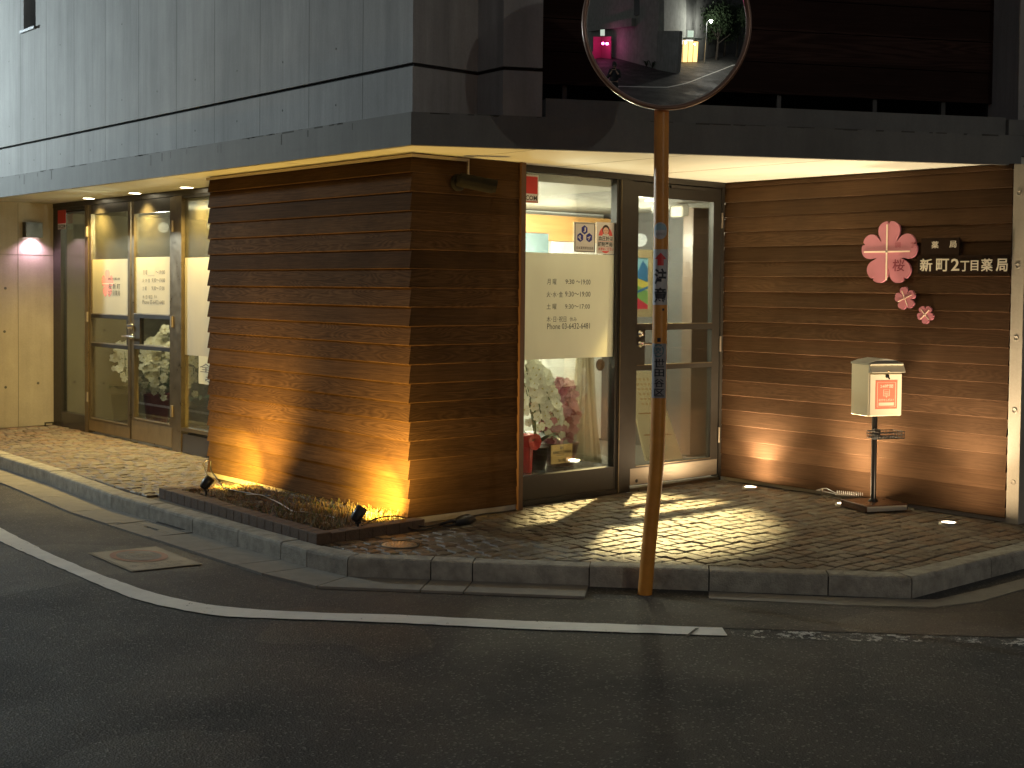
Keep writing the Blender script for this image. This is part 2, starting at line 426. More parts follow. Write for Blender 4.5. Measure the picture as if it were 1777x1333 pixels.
KERBM = mat('kerb_stone', (.37,.355,.30), .9, noise=.5, nscale=11, bump=.8, bscale=110)
GUTM = mat('gutter_concrete', (.27,.25,.21), .85, noise=.22, nscale=9, bump=.35, bscale=110)
JOINT = mat('joint_dirt', (.02,.018,.014), .95)
mb = MB()
rr = random.Random(3)
for i in range(len(K)-1):
    a, b, c, d = K[i], K[i+1], KI[i+1], KI[i]
    L = (b-a).length; n = max(1, round(L/.62))
    for j in range(n):
        t0 = j/n; t1 = (j+1)/n; g0 = .0035/L
        A = a.lerp(b, t0+g0); B = a.lerp(b, t1-g0); C = d.lerp(c, t1-g0); D = d.lerp(c, t0+g0)
        dz = rr.uniform(-.003, .003); r = .018; inn = (D-A).normalized()
        prof = [(0,-.13),(0.0,-r*1.1),(r*.3,-r*.35),(r,0),(KW-.004,.001),(KW-.001,-.02)]
        vs = []; e1 = (C-B)
        for P, E in ((A, D-A), (B, C-B)):
            for o_, z_ in prof: vs.append(P+E.normalized()*(o_*E.length/KW)+Vector((0,0,z_+dz)))
        m_ = len(prof)
        fs = [[k, k+m_, k+1+m_, k+1][::-1] for k in range(m_-1)]+[list(range(m_)), [k+m_ for k in range(m_)][::-1]]
        mb.add(vs, fs, KERBM)
kerb = struct(mb.build('kerb'))
mb = MB()                                     # dark joint filler just behind the stones
for i in range(len(K)-1):
    q = [K[i], K[i+1], KI[i+1], KI[i]]
    off = [(KI[i]-K[i]).normalized()*.01, (KI[i+1]-K[i+1]).normalized()*.01]
    a = K[i]+off[0]; b = K[i+1]+off[1]
    mb.prism([a+Vector((0,0,-.15)), b+Vector((0,0,-.15)), b+Vector((0,0,-.012)), a+Vector((0,0,-.012))], (KI[i]-K[i])*.85, JOINT)
struct(mb.build('kerb_bedding'))
# gutter slabs: slightly dished, joints left open
mb = MB()
end = 12
gj = [0,1,2,4,5,6,7,8,9,10,11,12]
for i in range(12):
    a, b = K[i], K[i+1]; c, d = GO[i+1], GO[i]
    if i == 4: continue
    L = (b-a).length; g0 = .004/L
    n = max(1, round(L/.62))
    for j in range(n):
        t0, t1 = j/n+g0, (j+1)/n-g0
        P = [a.lerp(b, t0), a.lerp(b, t1), d.lerp(c, t1), d.lerp(c, t0)]
        P = [Vector((p.x, p.y, RZ+z_)) for p, z_ in zip(P, (.006,.006,.016,.016))]
        mb.prism([p-Vector((0,0,.04)) for p in P], (0,0,.04), GUTM)
        M0 = len(mb.v)
# right-hand strip, mostly covered by asphalt
R1 = [on_z(x, y, RZ) for x, y in [(1230,1041),(1460,1052),(1620,1056),(1700,1046),(1777,1024),(1900,985)]]
R0 = [on_z(x, y, RZ) for x, y in [(1230,1029),(1460,1039),(1625,1043),(1715,1022),(1777,1006),(1900,968)]]
for i in range(len(R1)-1):
    P = [R1[i], R1[i+1], R0[i+1], R0[i]]
    mb.prism([Vector((p.x, p.y, RZ-.02)) for p in P], (0,0,.028), GUTM)
struct(mb.build('gutter'))
# drain block in the fifth gutter bay
dr = thing('drain_cover', 'square concrete drain block with a dark slot set in the gutter', 'drain', (K[4].lerp(K[5],.5).x, K[4].lerp(K[5],.5).y, RZ))
a, b, c, d = [Vector((p.x, p.y, 0)) for p in (K[4], K[5], GO[5], GO[4])]
def bil(s_, t_, z=0): return (a.lerp(b, s_)).lerp(d.lerp(c, s_), t_)+Vector((0,0,z))
mb = MB()
for s0, s1, t0, t1 in ((.01,.06,.0,1),(.94,.99,0,1),(.07,.93,.86,1),(.07,.93,.0,.10)):
    mb.prism([bil(s0,t0,RZ-.03), bil(s1,t0,RZ-.03), bil(s1,t1,RZ-.03), bil(s0,t1,RZ-.03)], (0,0,.043), GUTM)
mb.build('frame', dr)
mb = MB()
for s0, s1, t0, t1 in ((.08,.92,.50,.84),(.08,.92,.12,.40),(.08,.36,.41,.49),(.66,.92,.41,.49)):
    mb.prism([bil(s0,t0,RZ-.03), bil(s1,t0,RZ-.03), bil(s1,t1,RZ-.03), bil(s0,t1,RZ-.03)], (0,0,.040), GUTM)
mb.build('lid', dr)
mb = MB(); mb.prism([bil(.2,-.03,RZ+.012), bil(.85,-.03,RZ+.012), bil(.8,.08,RZ+.012), bil(.25,.08,RZ+.012)], (0,0,.004), BLACK)
mb.build('inlet', dr)

# brown asphalt strip between gutter and white line
line_top = [(-80,878),(0,917),(87,962),(160,993),(236,1021),(290,1037),(339,1047),(395,1055),(453,1060),(560,1065),(700,1069),(900,1079),(1080,1085),(1255,1091)]
line_bot = [(-80,899),(0,941),(60,968),(118,993),(175,1018),(228,1039),(275,1052),(315,1060),(355,1067),(394,1072),(540,1077),(700,1083),(900,1093),(1080,1099),(1263,1105)]
LT = [on_z(x, y, RZ) for x, y in line_top]; LB = [on_z(x, y, RZ) for x, y in line_bot]
LT = [Vector((-1.72,13,RZ))]+LT[1:]; LB = [Vector((-1.87,13,RZ))]+LB[1:]
mb = MB()
gutline = [Vector((p.x, p.y, 0)) for p in GO[:13]]
shp = [Vector((p.x,p.y,RZ+.002)) for p in LT]
far = [Vector((p.x, p.y, RZ+.002)) for p in gutline]
def resample(pts, n):
    d = [0]
    for i in range(1, len(pts)): d.append(d[-1]+(pts[i]-pts[i-1]).length)
    out = []
    for k in range(n):
        t = d[-1]*k/(n-1); j = max(i for i in range(len(d)) if d[i] <= t+1e-9); j = min(j, len(d)-2)
        out.append(pts[j].lerp(pts[j+1], (t-d[j])/max(1e-9, d[j+1]-d[j])))
    return out
endw = [on_z(x, y, RZ) for x, y in [(1255,1091),(1777,1108),(1960,1112)]]
farR = [on_z(x, y, RZ) for x, y in [(1225,1026),(1460,1039),(1640,1045),(1720,1027),(1800,1001),(1900,970)]]
A_ = resample([Vector((p.x,p.y,RZ+.003)) for p in LT+endw[1:]], 60)
B_ = resample([Vector((p.x,p.y,RZ+.003)) for p in gutline+farR[1:]], 60)
for i in range(59): mb.poly([A_[i], A_[i+1], B_[i+1], B_[i]], ASPH2)
struct(mb.build('road_shoulder'))
def paint_mat(name, col, wear):
    m = mat(name, col, .6); g = G(m); o = g.mapped((1,1,1))
    a = g.noise(o, 14, 8, .75); b = g.noise(o, 90, 4, .7)
    k = g.math('GREATER_THAN', g.math('ADD', g.math('MULTIPLY', a, .7), g.math('MULTIPLY', b, .3)), wear)
    tr = g.add('ShaderNodeBsdfTransparent'); mx = g.add('ShaderNodeMixShader'); g.link(k, mx.inputs[0])
    g.link(tr.outputs[0], mx.inputs[1]); g.link(g.b.outputs[0], mx.inputs[2]); g.link(mx.outputs[0], g.n['Material Output'].inputs[0])
    vm = g.add('ShaderNodeVectorMath', operation='SCALE'); vm.inputs[0].default_value = col
    g.link(g.rng(g.noise(o, 5, 6), .3, .7, .82, 1.05), vm.inputs['Scale']); g.link(vm.outputs[0], g.b.inputs['Base Color'])
    g.bump(b, .3, .003)
    return m
PAINT = paint_mat('road_paint', (.93,.92,.86), .385)
PAINTW = paint_mat('worn_road_paint', (.62,.62,.58), .54)
mb = MB(); n = 260
Tq = resample([Vector((p.x,p.y,RZ+.0055)) for p in LT], n); Bq = resample([Vector((p.x,p.y,RZ+.0055)) for p in LB], n)
rj = random.Random(5)
for q in (Tq, Bq):
    for p in q: p.x += rj.uniform(-.004,.004); p.y += rj.uniform(-.004,.004)
for i in range(n-1):
    mb.poly([Bq[i], Bq[i+1], Tq[i+1], Tq[i]], PAINT)
c0, c1, c2, c3 = [on_z(x, y, RZ+.008) for x, y in ((1189,1104),(1194,1104),(1213,1090),(1207,1090))]; mb.poly([c0,c1,c2,c3], ASPH2)
struct(mb.build('road_line'))
mb = MB()
e0 = [on_z(x, y, RZ+.0055) for x, y in [(1266,1092),(1777,1108),(2100,1117)]]; e1 = [on_z(x, y, RZ+.0055) for x, y in [(1274,1105),(1777,1122),(2100,1132)]]
for i in range(2): mb.poly([e1[i], e1[i+1], e0[i+1], e0[i]], PAINTW)
struct(mb.build('worn_road_line'))
# no-smoking style roundel stencilled on the shoulder
MK = [on_z(x, y, RZ+.008) for x, y in [(152,960),(228,992),(352,979),(272,951)]]
# axes: u along the lettering (152,960)->(272,951) side, v across
OX, UX, VX = MK[1], MK[2]-MK[1], MK[0]-MK[1]
def frm(u, v, n_=0): return OX+UX*u+VX*v+Vector((0,0,n_))
MKB = paint_mat('faded_cream_marking', (.42,.36,.26), .30); MKR = paint_mat('faded_red_marking', (.36,.16,.10), .36); MKG = paint_mat('faded_grey_marking', (.20,.17,.14), .42)
mb = MB()
mb.prism([frm(0,0), frm(1,0), frm(1,1), frm(0,1)], (0,0,.002), MKB)
def ell(cu, cv, ru, rv, z, n_=40): return [frm(cu+ru*math.cos(2*PI*k/n_), cv+rv*math.sin(2*PI*k/n_), z) for k in range(n_)]
mb.poly(ell(.5,.62,.37,.32,.0045), MKR); mb.poly(ell(.5,.62,.29,.245,.0060), MKG)
mb.text('路上喫煙', lambda u,v,n_=0: frm(u,v,.0075), (.28,.54,.72,.72), MKB)
mb.text('ポイ捨て禁止', lambda u,v,n_=0: frm(u,v,.0045), (.12,.15,.88,.26), MKG)
mb.text('区内全域', lambda u,v,n_=0: frm(u,v,.0045), (.25,.05,.75,.12), MKG)
for s_ in ((.02,.02,.98,.032),(.02,.968,.98,.98),(.02,.035,.032,.965),(.968,.035,.98,.965)):
    mb.poly([frm(s_[0],s_[1],.0045), frm(s_[2],s_[1],.0045), frm(s_[2],s_[3],.0045), frm(s_[0],s_[3],.0045)], MKG)
struct(mb.build('road_marking'))

# ------------------------------------------------------------------ sett pavement
mb = MB()
mb.poly([p+Vector((0,0,-.02)) for p in [KI[0], KI[5], KI[9], KI[15], Vector((KI[17].x,KI[17].y,0)), Vector((8,-2.7,0)), Vector((8,13,0)), Vector((-.54,13,0))]], mat('mortar', (.14,.125,.10), .95, noise=.3, nscale=40, bump=.5, bscale=150))
struct(mb.build('pavement_bed'))
SETT = [mat('sett_stone_%s' % n_, c, .58, noise=.30, nscale=25, bump=.7, bscale=70) for n_, c in (('grey', (.15,.122,.083)), ('brown', (.165,.115,.07)), ('dark', (.105,.083,.058)), ('pale', (.17,.15,.11)))]
clipn = []
for i in range(len(KI)-1):
    dd = (KI[i+1]-KI[i]).normalized(); clipn.append((KI[i], Vector((-dd.y, dd.x, 0))))
hull = [clipn[k] for k in (0, 4, 12, 16)]
def clip(poly, P0, N):
    out = []
    for i in range(len(poly)):
        a, b = poly[i], poly[(i+1) % len(poly)]; da = (a-P0).dot(N)-.006; db = (b-P0).dot(N)-.006
        if da >= 0: out.append(a)
        if da*db < 0: out.append(a.lerp(b, da/(da-db)))
    return out
kerb_hull = []
Q = [KI[0], KI[5], KI[9], KI[15], KI[17]]
for i in range(4):
    dd = (Q[i+1]-Q[i]).normalized(); kerb_hull.append((Q[i], Vector((-dd.y, dd.x, 0))))
rs = random.Random(11); mb = MB(); S = .098
def sett_ok(x, y):
    if x > 3.16 or (y > 7.09 and x > -.30): return False
    if x > -.02 and y > .0 and x < .89 and y < 2.63: return False
    if y > .12 and x > .6 and y < 2.62: return False
    if x > .55 and y > .12: return False
    if -.95 < x < 0 and -.17 < y < 2.03: return False           # planting bed
    return True
wob = [rs.uniform(-.012, .012) for _ in range(400)]
nx = 0
for iy in range(-34, 130):
    y0 = iy*S; xo = (iy % 2)*S*.5+wob[iy+40]
    x = -1.3+xo
    while x < 3.2:
        wd = S*rs.choice((.92, 1, 1, 1.06, 1.16))
        cx, cy = x+wd/2, y0+S/2
        yoff = .012*math.sin(cx*3.1+iy*.2)+.006*math.sin(cx*11)
        x += wd
        if not sett_ok(cx, cy): continue
        g0 = rs.uniform(.0022, .0042); 
        pts = [Vector((cx-wd/2+g0, y0+g0+yoff, 0)), Vector((cx+wd/2-g0, y0+g0+yoff, 0)), Vector((cx+wd/2-g0, y0+S-g0+yoff, 0)), Vector((cx-wd/2+g0, y0+S-g0+yoff, 0))]
        pts = [p+Vector((rs.uniform(-.0022,.0022), rs.uniform(-.0022,.0022), 0)) for p in pts]
        for P0, N in kerb_hull:
            if pts: pts = clip(pts, P0, N)
        if len(pts) < 3: continue
        c = sum(pts, Vector())/len(pts)
        if max((p-c).length for p in pts) < .02: continue
        h = rs.uniform(-.004, .003); tx, ty = rs.uniform(-.028,.028), rs.uniform(-.028,.028)
        n_ = len(pts); vs = []
        for ins, z_ in ((0, -.022), (.001, -.007), (.007, -.001)):
            for p in pts:
                e = (c-p); q = p+e.normalized()*min(ins*1.3, e.length*.6); vs.append(Vector((q.x, q.y, z_+h+(q.x-c.x)*tx+(q.y-c.y)*ty)))
        vs.append(Vector((c.x, c.y, .0015+h)))
        fs = []
        for L_ in range(2):
            for k in range(n_): fs.append([L_*n_+k, L_*n_+(k+1) % n_, (L_+1)*n_+(k+1) % n_, (L_+1)*n_+k])
        for k in range(n_): fs.append([2*n_+k, 2*n_+(k+1) % n_, 3*n_])
        mb.add(vs, fs, rs.choice(SETT), False)
struct(mb.build('pavement'))

# ================================================================== BUILDING
B = thing('pharmacy_building', 'concrete corner pharmacy with brown clapboard walls, glazed entrances and a dark balcony above', 'building', (0,0,0))
H = 2.348
C0 = Vector((-.331,-.429,0)); E0 = Vector((3.202,-2.326,0)); FD = (E0-C0).normalized(); FN = Vector((FD.y,-FD.x,0))   # outward normal
def at(p, z): return Vector((p.x, p.y, z))
FT = 2.53
YF = 13.0
# soffit
mb = MB()
inn = .03
mb.prism([(-.31,YF,H), (-.31,-.415,H), (3.19,-2.30,H), (3.44,-2.30,H), (3.44,YF,H)], (0,0,.05), PLAST)
for (x, y0, y1) in ((.08,-.6,.1),): pass
mb.build('soffit', B)
mb = MB()   # soffit board joints, thin dark lines just under the plaster
for a, b in (((-.24,9.0),(-.24,-.32)), ((-.24,-.32),(3.1,-2.12))):
    a = Vector((*a, H-.001)); b = Vector((*b, H-.001)); d_ = (b-a).normalized(); s_ = Vector((-d_.y, d_.x, 0))*.002
    mb.prism([a-s_, b-s_, b+s_, a+s_], (0,0,.0008), GREYINK)
for y0 in (6.6,4.8,3.0,1.2): mb.prism([(-.23,y0-.002,H-.001), (.5,y0-.002,H-.001), (.5,y0+.002,H-.001), (-.23,y0+.002,H-.001)], (0,0,.0008), GREYINK)
for t in (.2,.46,.72):
    p = Vector((-.24,-.32,H-.001)).lerp(Vector((3.1,-2.12,H-.001)), t); mb.prism([p, p+Vector((.004,0,0)), p+Vector((.004,1.7,0)), p+Vector((0,1.7,0))], (0,0,.0008), GREYINK)
mb.build('soffit_joint', B)
# fascia beam : L-shaped prism with a small drip lip
mb = MB()
fo = [Vector((-.331,YF,0)), C0, E0, E0+Vector((.25,.0,0)), Vector((3.45,-2.1,0)), Vector((-.0,-.25,0)), Vector((-.1,YF,0))]
mb.prism([at(p, H+.051) for p in fo], (0,0,FT-H-.051), CONC_F)
lip = [Vector((-.331,YF,0)), C0, E0, E0-FN*.022+Vector((0,.0,0)), C0+Vector((.022,.014,0)), Vector((-.309,YF,0))]
mb.prism([at(p, H-.012) for p in lip], (0,0,.0635), CONC_F)
STAIN = mat('damp_stain', (.06,.06,.052), .9); rz_ = random.Random(9)
for k in range(46):     # irregular grime along the top arris
    y = rz_.uniform(-.3, 6.5); l_ = rz_.uniform(.02,.16); mb.box((-.3312,y,FT-rz_.uniform(.003,.012)), (-.3300,y+l_,FT-.0005), STAIN)
for k in range(34):
    p = C0.lerp(E0, rz_.uniform(.02,.95)); l_ = rz_.uniform(.02,.12); zt_ = FT-.0005; zb_ = FT-rz_.uniform(.003,.012)
    q0 = p+FN*.0002; q1 = q0+FD*l_; mb.prism([at(q0,zb_), at(q1,zb_), at(q1,zt_), at(q0,zt_)], -FN*.001, STAIN)
for k in range(14):
    y = rz_.uniform(-.2, 6.3); w_ = rz_.uniform(.004,.02); mb.box((-.3311,y,FT-rz_.uniform(.03,.11)), (-.3300,y+w_,FT-.013), STAIN)
mb.build('fascia', B)
# upper storey walls, in two lifts with a recessed groove between
GZ0, GZ1 = 2.80, 2.822
wo = [Vector((-.314,YF,0)), Vector((-.314,-.418,0)), Vector((.178,-.418,0)), Vector((.160,-.680,0)), Vector((.373,-.794,0)), Vector((.373,-.45,0)), Vector((.30,YF,0))]
wg = [Vector((-.285,YF,0)), Vector((-.285,-.39,0)), Vector((.21,-.39,0)), Vector((.19,-.660,0)), Vector((.345,-.745,0)), Vector((.345,-.45,0)), Vector((.28,YF,0))]
def upper(z0, z1, out, name):
    mb = MB(); mb.prism([at(p, z0) for p in out][::-1], (0,0,z1-z0), CONC); return mb
# groove on the notch is a little higher on the diagonal return, as cast
mb = upper(FT+.001, GZ0, wo, '')
WZ = 5.5
joints = [5.169,4.543,3.895,3.257,2.6,2.0,1.35,.72,.1,5.8,6.45,7.1]
# upper lift with the window opening left out on its street face
wy0, wy1, wz0 = 5.42, 5.72, 3.86
o2 = [at(p, GZ1) for p in wo]
mb.prism([at(p, GZ1) for p in wo][::-1], (0,0,wz0-GZ1), CONC)
mb.prism([Vector((-.314,wy0,wz0)), Vector((-.314,-.418,wz0)), Vector((.178,-.418,wz0)), Vector((.160,-.680,wz0)), Vector((.373,-.794,wz0)), Vector((.373,-.45,wz0)), Vector((.30,wy0,wz0))][::-1], (0,0,WZ-wz0), CONC)
mb.prism([Vector((-.314,YF,wz0)), Vector((-.314,wy1,wz0)), Vector((.30,wy1,wz0)), Vector((.30,YF,wz0))][::-1], (0,0,WZ-wz0), CONC)
mb.prism([at(p, GZ0) for p in wg][::-1], (0,0,GZ1-GZ0), GROOVE)
uw = mb.build('upper_wall', B)
JOINTM = mat('fine_joint', (.10,.105,.10), .9)
mb = MB()      # formwork joints and tie holes
for y in joints:
    mb.box((-.3143,y-.0022,FT+.002), (-.3130,y+.0022,GZ0-.001), JOINTM); mb.box((-.3143,y-.0022,GZ1+.001), (-.3130,y+.0022,4.6), JOINTM)
for k, y in enumerate([6.1,5.47,4.85,4.2,3.57,2.93,2.3,1.67,1.05,.4]):
    for z_ in (2.66, 3.02, 3.62):
        if z_ > 3.5 and k % 2: continue
        zz = z_+random.uniform(-.02,.02)
        mb.lathe((-.3142,y,zz), (-1,0,0), [(.0,.0001),(.007,.0002),(.009,-.001)], mat('tie_hole', (.09,.09,.085), .9), 12)
mb.build('formwork_joint', B)
# narrow window in the upper wall
mb = MB()
mb.box((-.16,wy0,wz0), (-.12,wy1,WZ), mat('night_glass', (.01,.015,.02), .08, spec=.8)); 
wnd = mb.build('upper_window', B)
mb = MB()
for y in (wy0+.001, wy1-.026, (wy0+wy1)/2-.0125): mb.box((-.19,y,wz0+.001), (-.1605,y+.025,WZ-.01), FRAME)
mb.build('window_frame', wnd)
mb = MB(); mb.box((-.345,wy0-.03,wz0-.02), (-.15,wy1+.03,wz0+.004), mat('grey_sill_metal', (.12,.13,.14), .4, metal=.6)); mb.build('sill', wnd)

# balcony over the entrance: upstand, floor, side cheek, dark slatted screen
def lp(t, n_, z): p = C0+FD*t-FN*n_; return Vector((p.x, p.y, z))       # along the diagonal, depth behind the fascia face
TL = (E0-C0).length
mb = MB()
mb.prism([lp(.82,.03,FT+.001), lp(TL-.10,.03,FT+.001), lp(TL-.10,.14,FT+.001), lp(.82,.14,FT+.001)], (0,0,.115), CONC_F)
mb.prism([lp(.82,.14,FT-.02), lp(TL,.14,FT-.02), lp(TL,1.6,FT-.02), lp(.82,1.6,FT-.02)], (0,0,.03), CONC_F)
mb.build('balcony_upstand', B)
mb = MB()
for i in range(12):
    z0 = 2.775+i*.205
    mb.prism([lp(.80,.30,z0), lp(TL-.035,.30,z0), lp(TL-.035,.325,z0), lp(.80,.325,z0)], (0,0,.20), W_DARK)
mb.build('balcony_screen', B)
mb = MB()
for t in (1.0, 1.7, 2.44, 3.12, 3.62): mb.prism([lp(t,.33,FT+.011), lp(t+.03,.33,FT+.011), lp(t+.03,.36,FT+.011), lp(t,.36,FT+.011)], (0,0,2.2), mat('grey_post_metal', (.05,.05,.05), .5, metal=.5))
mb.build('balcony_post', B)
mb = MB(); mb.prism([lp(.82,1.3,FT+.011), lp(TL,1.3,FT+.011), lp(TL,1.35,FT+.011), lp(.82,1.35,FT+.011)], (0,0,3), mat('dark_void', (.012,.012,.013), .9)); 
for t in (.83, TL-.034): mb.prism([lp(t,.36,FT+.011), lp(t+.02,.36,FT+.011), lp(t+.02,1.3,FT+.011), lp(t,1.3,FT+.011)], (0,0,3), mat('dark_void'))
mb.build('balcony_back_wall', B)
# right end: concrete party wall, above and below
RX = 3.131
mb = MB()
mb.prism([lp(TL-.095,.0,FT+.001), lp(TL+.9,.0,FT+.001), lp(TL+.9,.35,FT+.001), lp(TL-.095,.35,FT+.001)], (0,0,.10), CONC_F)
mb.prism([lp(TL-.03,.0,FT+.102), lp(TL+.9,.0,FT+.102), lp(TL+.9,.35,FT+.102), lp(TL-.03,.35,FT+.102)], (0,0,3), CONC)
for z_ in (2.72, 3.1): 
    mb.lathe(lp(TL+.02,-.0005,z_), FN, [(.0,.0005),(.010,.0008),(.013,-.001)], mat('tie_hole'), 12)
mb.build('party_wall', B)
mb = MB()
JY = -2.322
mb.box((RX-.012,JY,0), (RX+.25,JY-.085,H-.013), CONC_W)
mb.box((RX+.01,JY+.001,0), (RX+.2,.2,H-.001), CONC_W)
for z_ in (.27,.74,1.21,1.68,2.15):
    mb.lathe((RX-.0122,JY-.042,z_), (-1,0,0), [(.0,.0005),(.012,.0006),(.0145,.0035),(.0175,.0035),(.019,-.001)], CONC_W, 16)
mb.build('side_wall', B)

# clapboards
def boards(path, zt0, first_top, pitch, zbot, m, ot=.005, ob=.026, bv=.0038):
    """path: list of (point, offset direction scaled for the mitre); each board a wedge"""
    mb = MB(); zs = []
    z = zt0; tops = [first_top]+[zt0-pitch*k for k in range(60) if zt0-pitch*k > zbot+.02]
    rr_ = random.Random(4)
    for i, zt in enumerate(tops):
        zb = tops[i+1] if i+1 < len(tops) else zbot
        t_ = ot; b_ = ob+rr_.uniform(-.002,.003)
        n_ = len(path); vs = []
        for p, d in path:
            vs += [p+d*t_+Vector((0,0,zt)), p+d*b_+Vector((0,0,zb+bv)), p+d*(b_-bv)+Vector((0,0,zb)), p+d*(t_-.002)+Vector((0,0,zb+.001)), p+Vector((0,0,zt))]
        fs = []
        for k in range(n_-1):
            a, b = 5*k, 5*(k+1)
            fs += [[a, b, b+1, a+1][::-1], [a+1, b+1, b+2, a+2][::-1], [a+2, b+2, b+3, a+3][::-1]]
        fs += [[0,1,2,3,4][::-1], [5*(n_-1)+j for j in range(5)]]
        mb.add(vs, fs, m)
    return mb
V = Vector
path = [(V((0,2.65,0)), V((-1,0,0))), (V((0,0,0)), V((-1,-.35,0))), (V((.885,0,0)), V((0,-.35,0)))]
mb = boards(path, BLOCK_TOP, H-.004, BLOCK_PITCH, .04, W_BLOCK)
mb.build('corner_cladding', B)
mb = MB()
mb.box((.0,0,0), (.884,2.64,H-.002), CONC_W)      # core and plinth
mb.box((-.008,-.008,0), (.79,2.6,.038), CONC_W)
mb.build('corner_core', B)
mb = MB(); mb.box((.886,-.026,0), (.925,.16,H-.003), mat('brown_trim', (.10,.05,.025), .5)); mb.build('corner_trim', B)
# aluminium capping along the block's top
mb = MB()
CAPM = mat('pale_capping', (.45,.38,.30), .4, metal=.4)
mb.box((-.034,-.034,H-.030), (-.020,2.66,H-.012), CAPM); mb.box((-.0195,-.034,H-.030), (.42,-.020,H-.012), CAPM)
mb.box((.42,-.030,2.21), (.432,-.021,H-.0125), CAPM)
mb.build('capping', B)
path = [(V((RX,.10,0)), V((-1,0,0))), (V((RX,JY+.004,0)), V((-1,0,0)))]
mb = boards(path, SIDE_TOP, H-.004, SIDE_PITCH, .03, W_SIDE, .005, .024, .0022)
mb.build('side_cladding', B)

# ---------------- front entrance, plane Y = FYP
FYP = .114; fr = frame_y(FYP)
def ry(*a): return rect_y(*a, FYP)
xs = lambda px, py=580: on_y(px, py, FYP).x
XL = .926; XR = RX-.022
xm0, xm1 = xs(1068), xs(1092)                # wide mullion
wo_ = (XL, 0.0, xm0, H-.002)
gz_top = ry(905,303,1068,304)[3]; gz_bot = ry(905,818,1068,819)[3]
fw_ = thing_win = None
mb = MB()
frame_ring(mb, fr, (XL, .0, xm0+.0, H-.045), (xs(905)+.012, gz_bot, xm0-.022, gz_top), -.04, .02, FRAME)
win = mb.build('shop_window', B)
mb = MB(); slab(mb, fr, (XL, H-.044, XR, H-.002), -.05, .028, FRAME); slab(mb, fr, (xm0+.001, 0, xm1-.001, H-.045), -.05, .025, FRAME)
slab(mb, fr, (xm0+.012, .0, xm0+.02, H-.046), .0255, .034, FRAME_L)
slab(mb, fr, (xs(1246), 0, XR, H-.045), -.05, .025, FRAME); slab(mb, fr, (XL, .0, xm0-.001, .035), .021, .035, FRAME)
slab(mb, fr, (xm1, .0, xs(1246)-.001, .025), -.05, .03, FRAME_L)
mb.build('door_surround', B)
mb = MB(); slab(mb, fr, (xs(905)+.011, gz_bot-.003, xm0-.021, gz_top+.003), -.012, -.006, GLASS); mb.build('pane', win)
# frosted sheet with the opening hours
mb = MB(); fr_f = frame_y(FYP-.004)
r = ry(900,440,1068,622); r = (XL+.004, r[1], r[2]-.004, r[3]); slab(mb, frame_y(FYP), r, -.0055, -.003, FILM)
frt = lambda u, v, n_=0: V((u, FYP+.0022, v))
def ty(txt, a, m=INK, bold=.0, f=frt, k=None):
    mb.text(txt, f, rect_y(*a, FYP if k is None else k), m, bold=bold)
for txt, a in (('月 曜', (950,484,966,494)), ('～19:00', (1000,485,1025,494)),
               ('火･水･金', (949,506,977,516)), ('9:30～19:00', (981,506,1025,515)), ('土 曜', (949,527,966,537)), ('9:30～17:00', (981,528,1024,536)),
               ('木･日･祝日', (949,549,983,559)), ('休み', (989,550,1001,558)), ('Phone 03-6432-6481', (950,561,1024,571))):
    ty(txt, a, GREYINK if 'み' in txt else INK)
mb.build('hours_sheet', win)
mb = MB()
mb.text('9:30', lambda u,v,n_=0: V((u, FYP+.0014, v)), ry(981.5,485,997,493), INK, bold=.01)
mb.build('hours_patch', win)
# security company sticker
mb = MB(); f2 = lambda u, v, n_=0: V((u, FYP+.0035-n_, v))
slab(mb, frame_y(FYP), ry(903,303,935,352), -.0055, -.0040, WHITE); slab(mb, frame_y(FYP), ry(904,306,933.5,336), -.0039, -.0034, RED)
mb.text('SECOM', f2, ry(904,339,932.5,347.5), INK, bold=.02); slab(mb, frame_y(FYP), ry(904,349,932.5,350.6), -.0039, -.0034, RED)
mb.build('security_sticker', win)
# association sticker: three blue hexagons
BLUE = mat('navy_vinyl', (.02,.03,.28), .4)
mb = MB(); slab(mb, frame_y(FYP), ry(997,386,1034,438), -.0055, -.0040, WHITE)
frame_ring(mb, frame_y(FYP), ry(998,387.3,1033,436.8), ry(999,388.3,1032,435.8), -.0039, -.0034, INK)
r0 = ry(999,388,1032,436)
for cxp, cyp, ch, rot in ((1015,399,'J',0), (1007.5,412,'P',.9), (1023,412.5,'A',-.9)):
    cu, cv = on_y(cxp, cyp, FYP).x, on_y(cxp, cyp, FYP).z; R_ = .0335
    hexa = [f2(cu+R_*math.sin(PI/3*k)*1.0, cv+R_*math.cos(PI/3*k)) for k in range(6)]
    mb.poly(hexa, BLUE)
    cs, sn = math.cos(rot), math.sin(rot); R2 = .017
    mb.text(ch, lambda u, v, n_=0, cu=cu, cv=cv, cs=cs, sn=sn: V((cu+u*cs-v*sn, FYP+.0028, cv+u*sn+v*cs)), (-R2*.75,-R2,R2*.75,R2), WHITE, bold=.03)
mb.text('日本薬剤師会会員', f2, ry(1001,428,1030,433), INK)
mb.build('association_sticker', win)
mb = MB(); slab(mb, frame_y(FYP), ry(1036,386,1068,441), -.0055, -.0040, WHITE)
SAL = mat('salmon_vinyl', (.70,.10,.09), .45); SKIN = mat('printed_skin', (.75,.48,.36), .5); HAIR = mat('printed_hair', (.03,.015,.01), .5)
cu, cv = on_y(1051.5,416,FYP).x, on_y(1051.5,416,FYP).z
def disc(cu, cv, ru, rv, dn, m, n_=32): mb.poly([V((cu+ru*math.cos(2*PI*k/n_), FYP+dn, cv+rv*math.sin(2*PI*k/n_))) for k in range(n_)], m)
disc(cu, cv, .074, .098, .0036, SAL); hu, hv = on_y(1052,399,FYP).x, on_y(1052,399,FYP).z
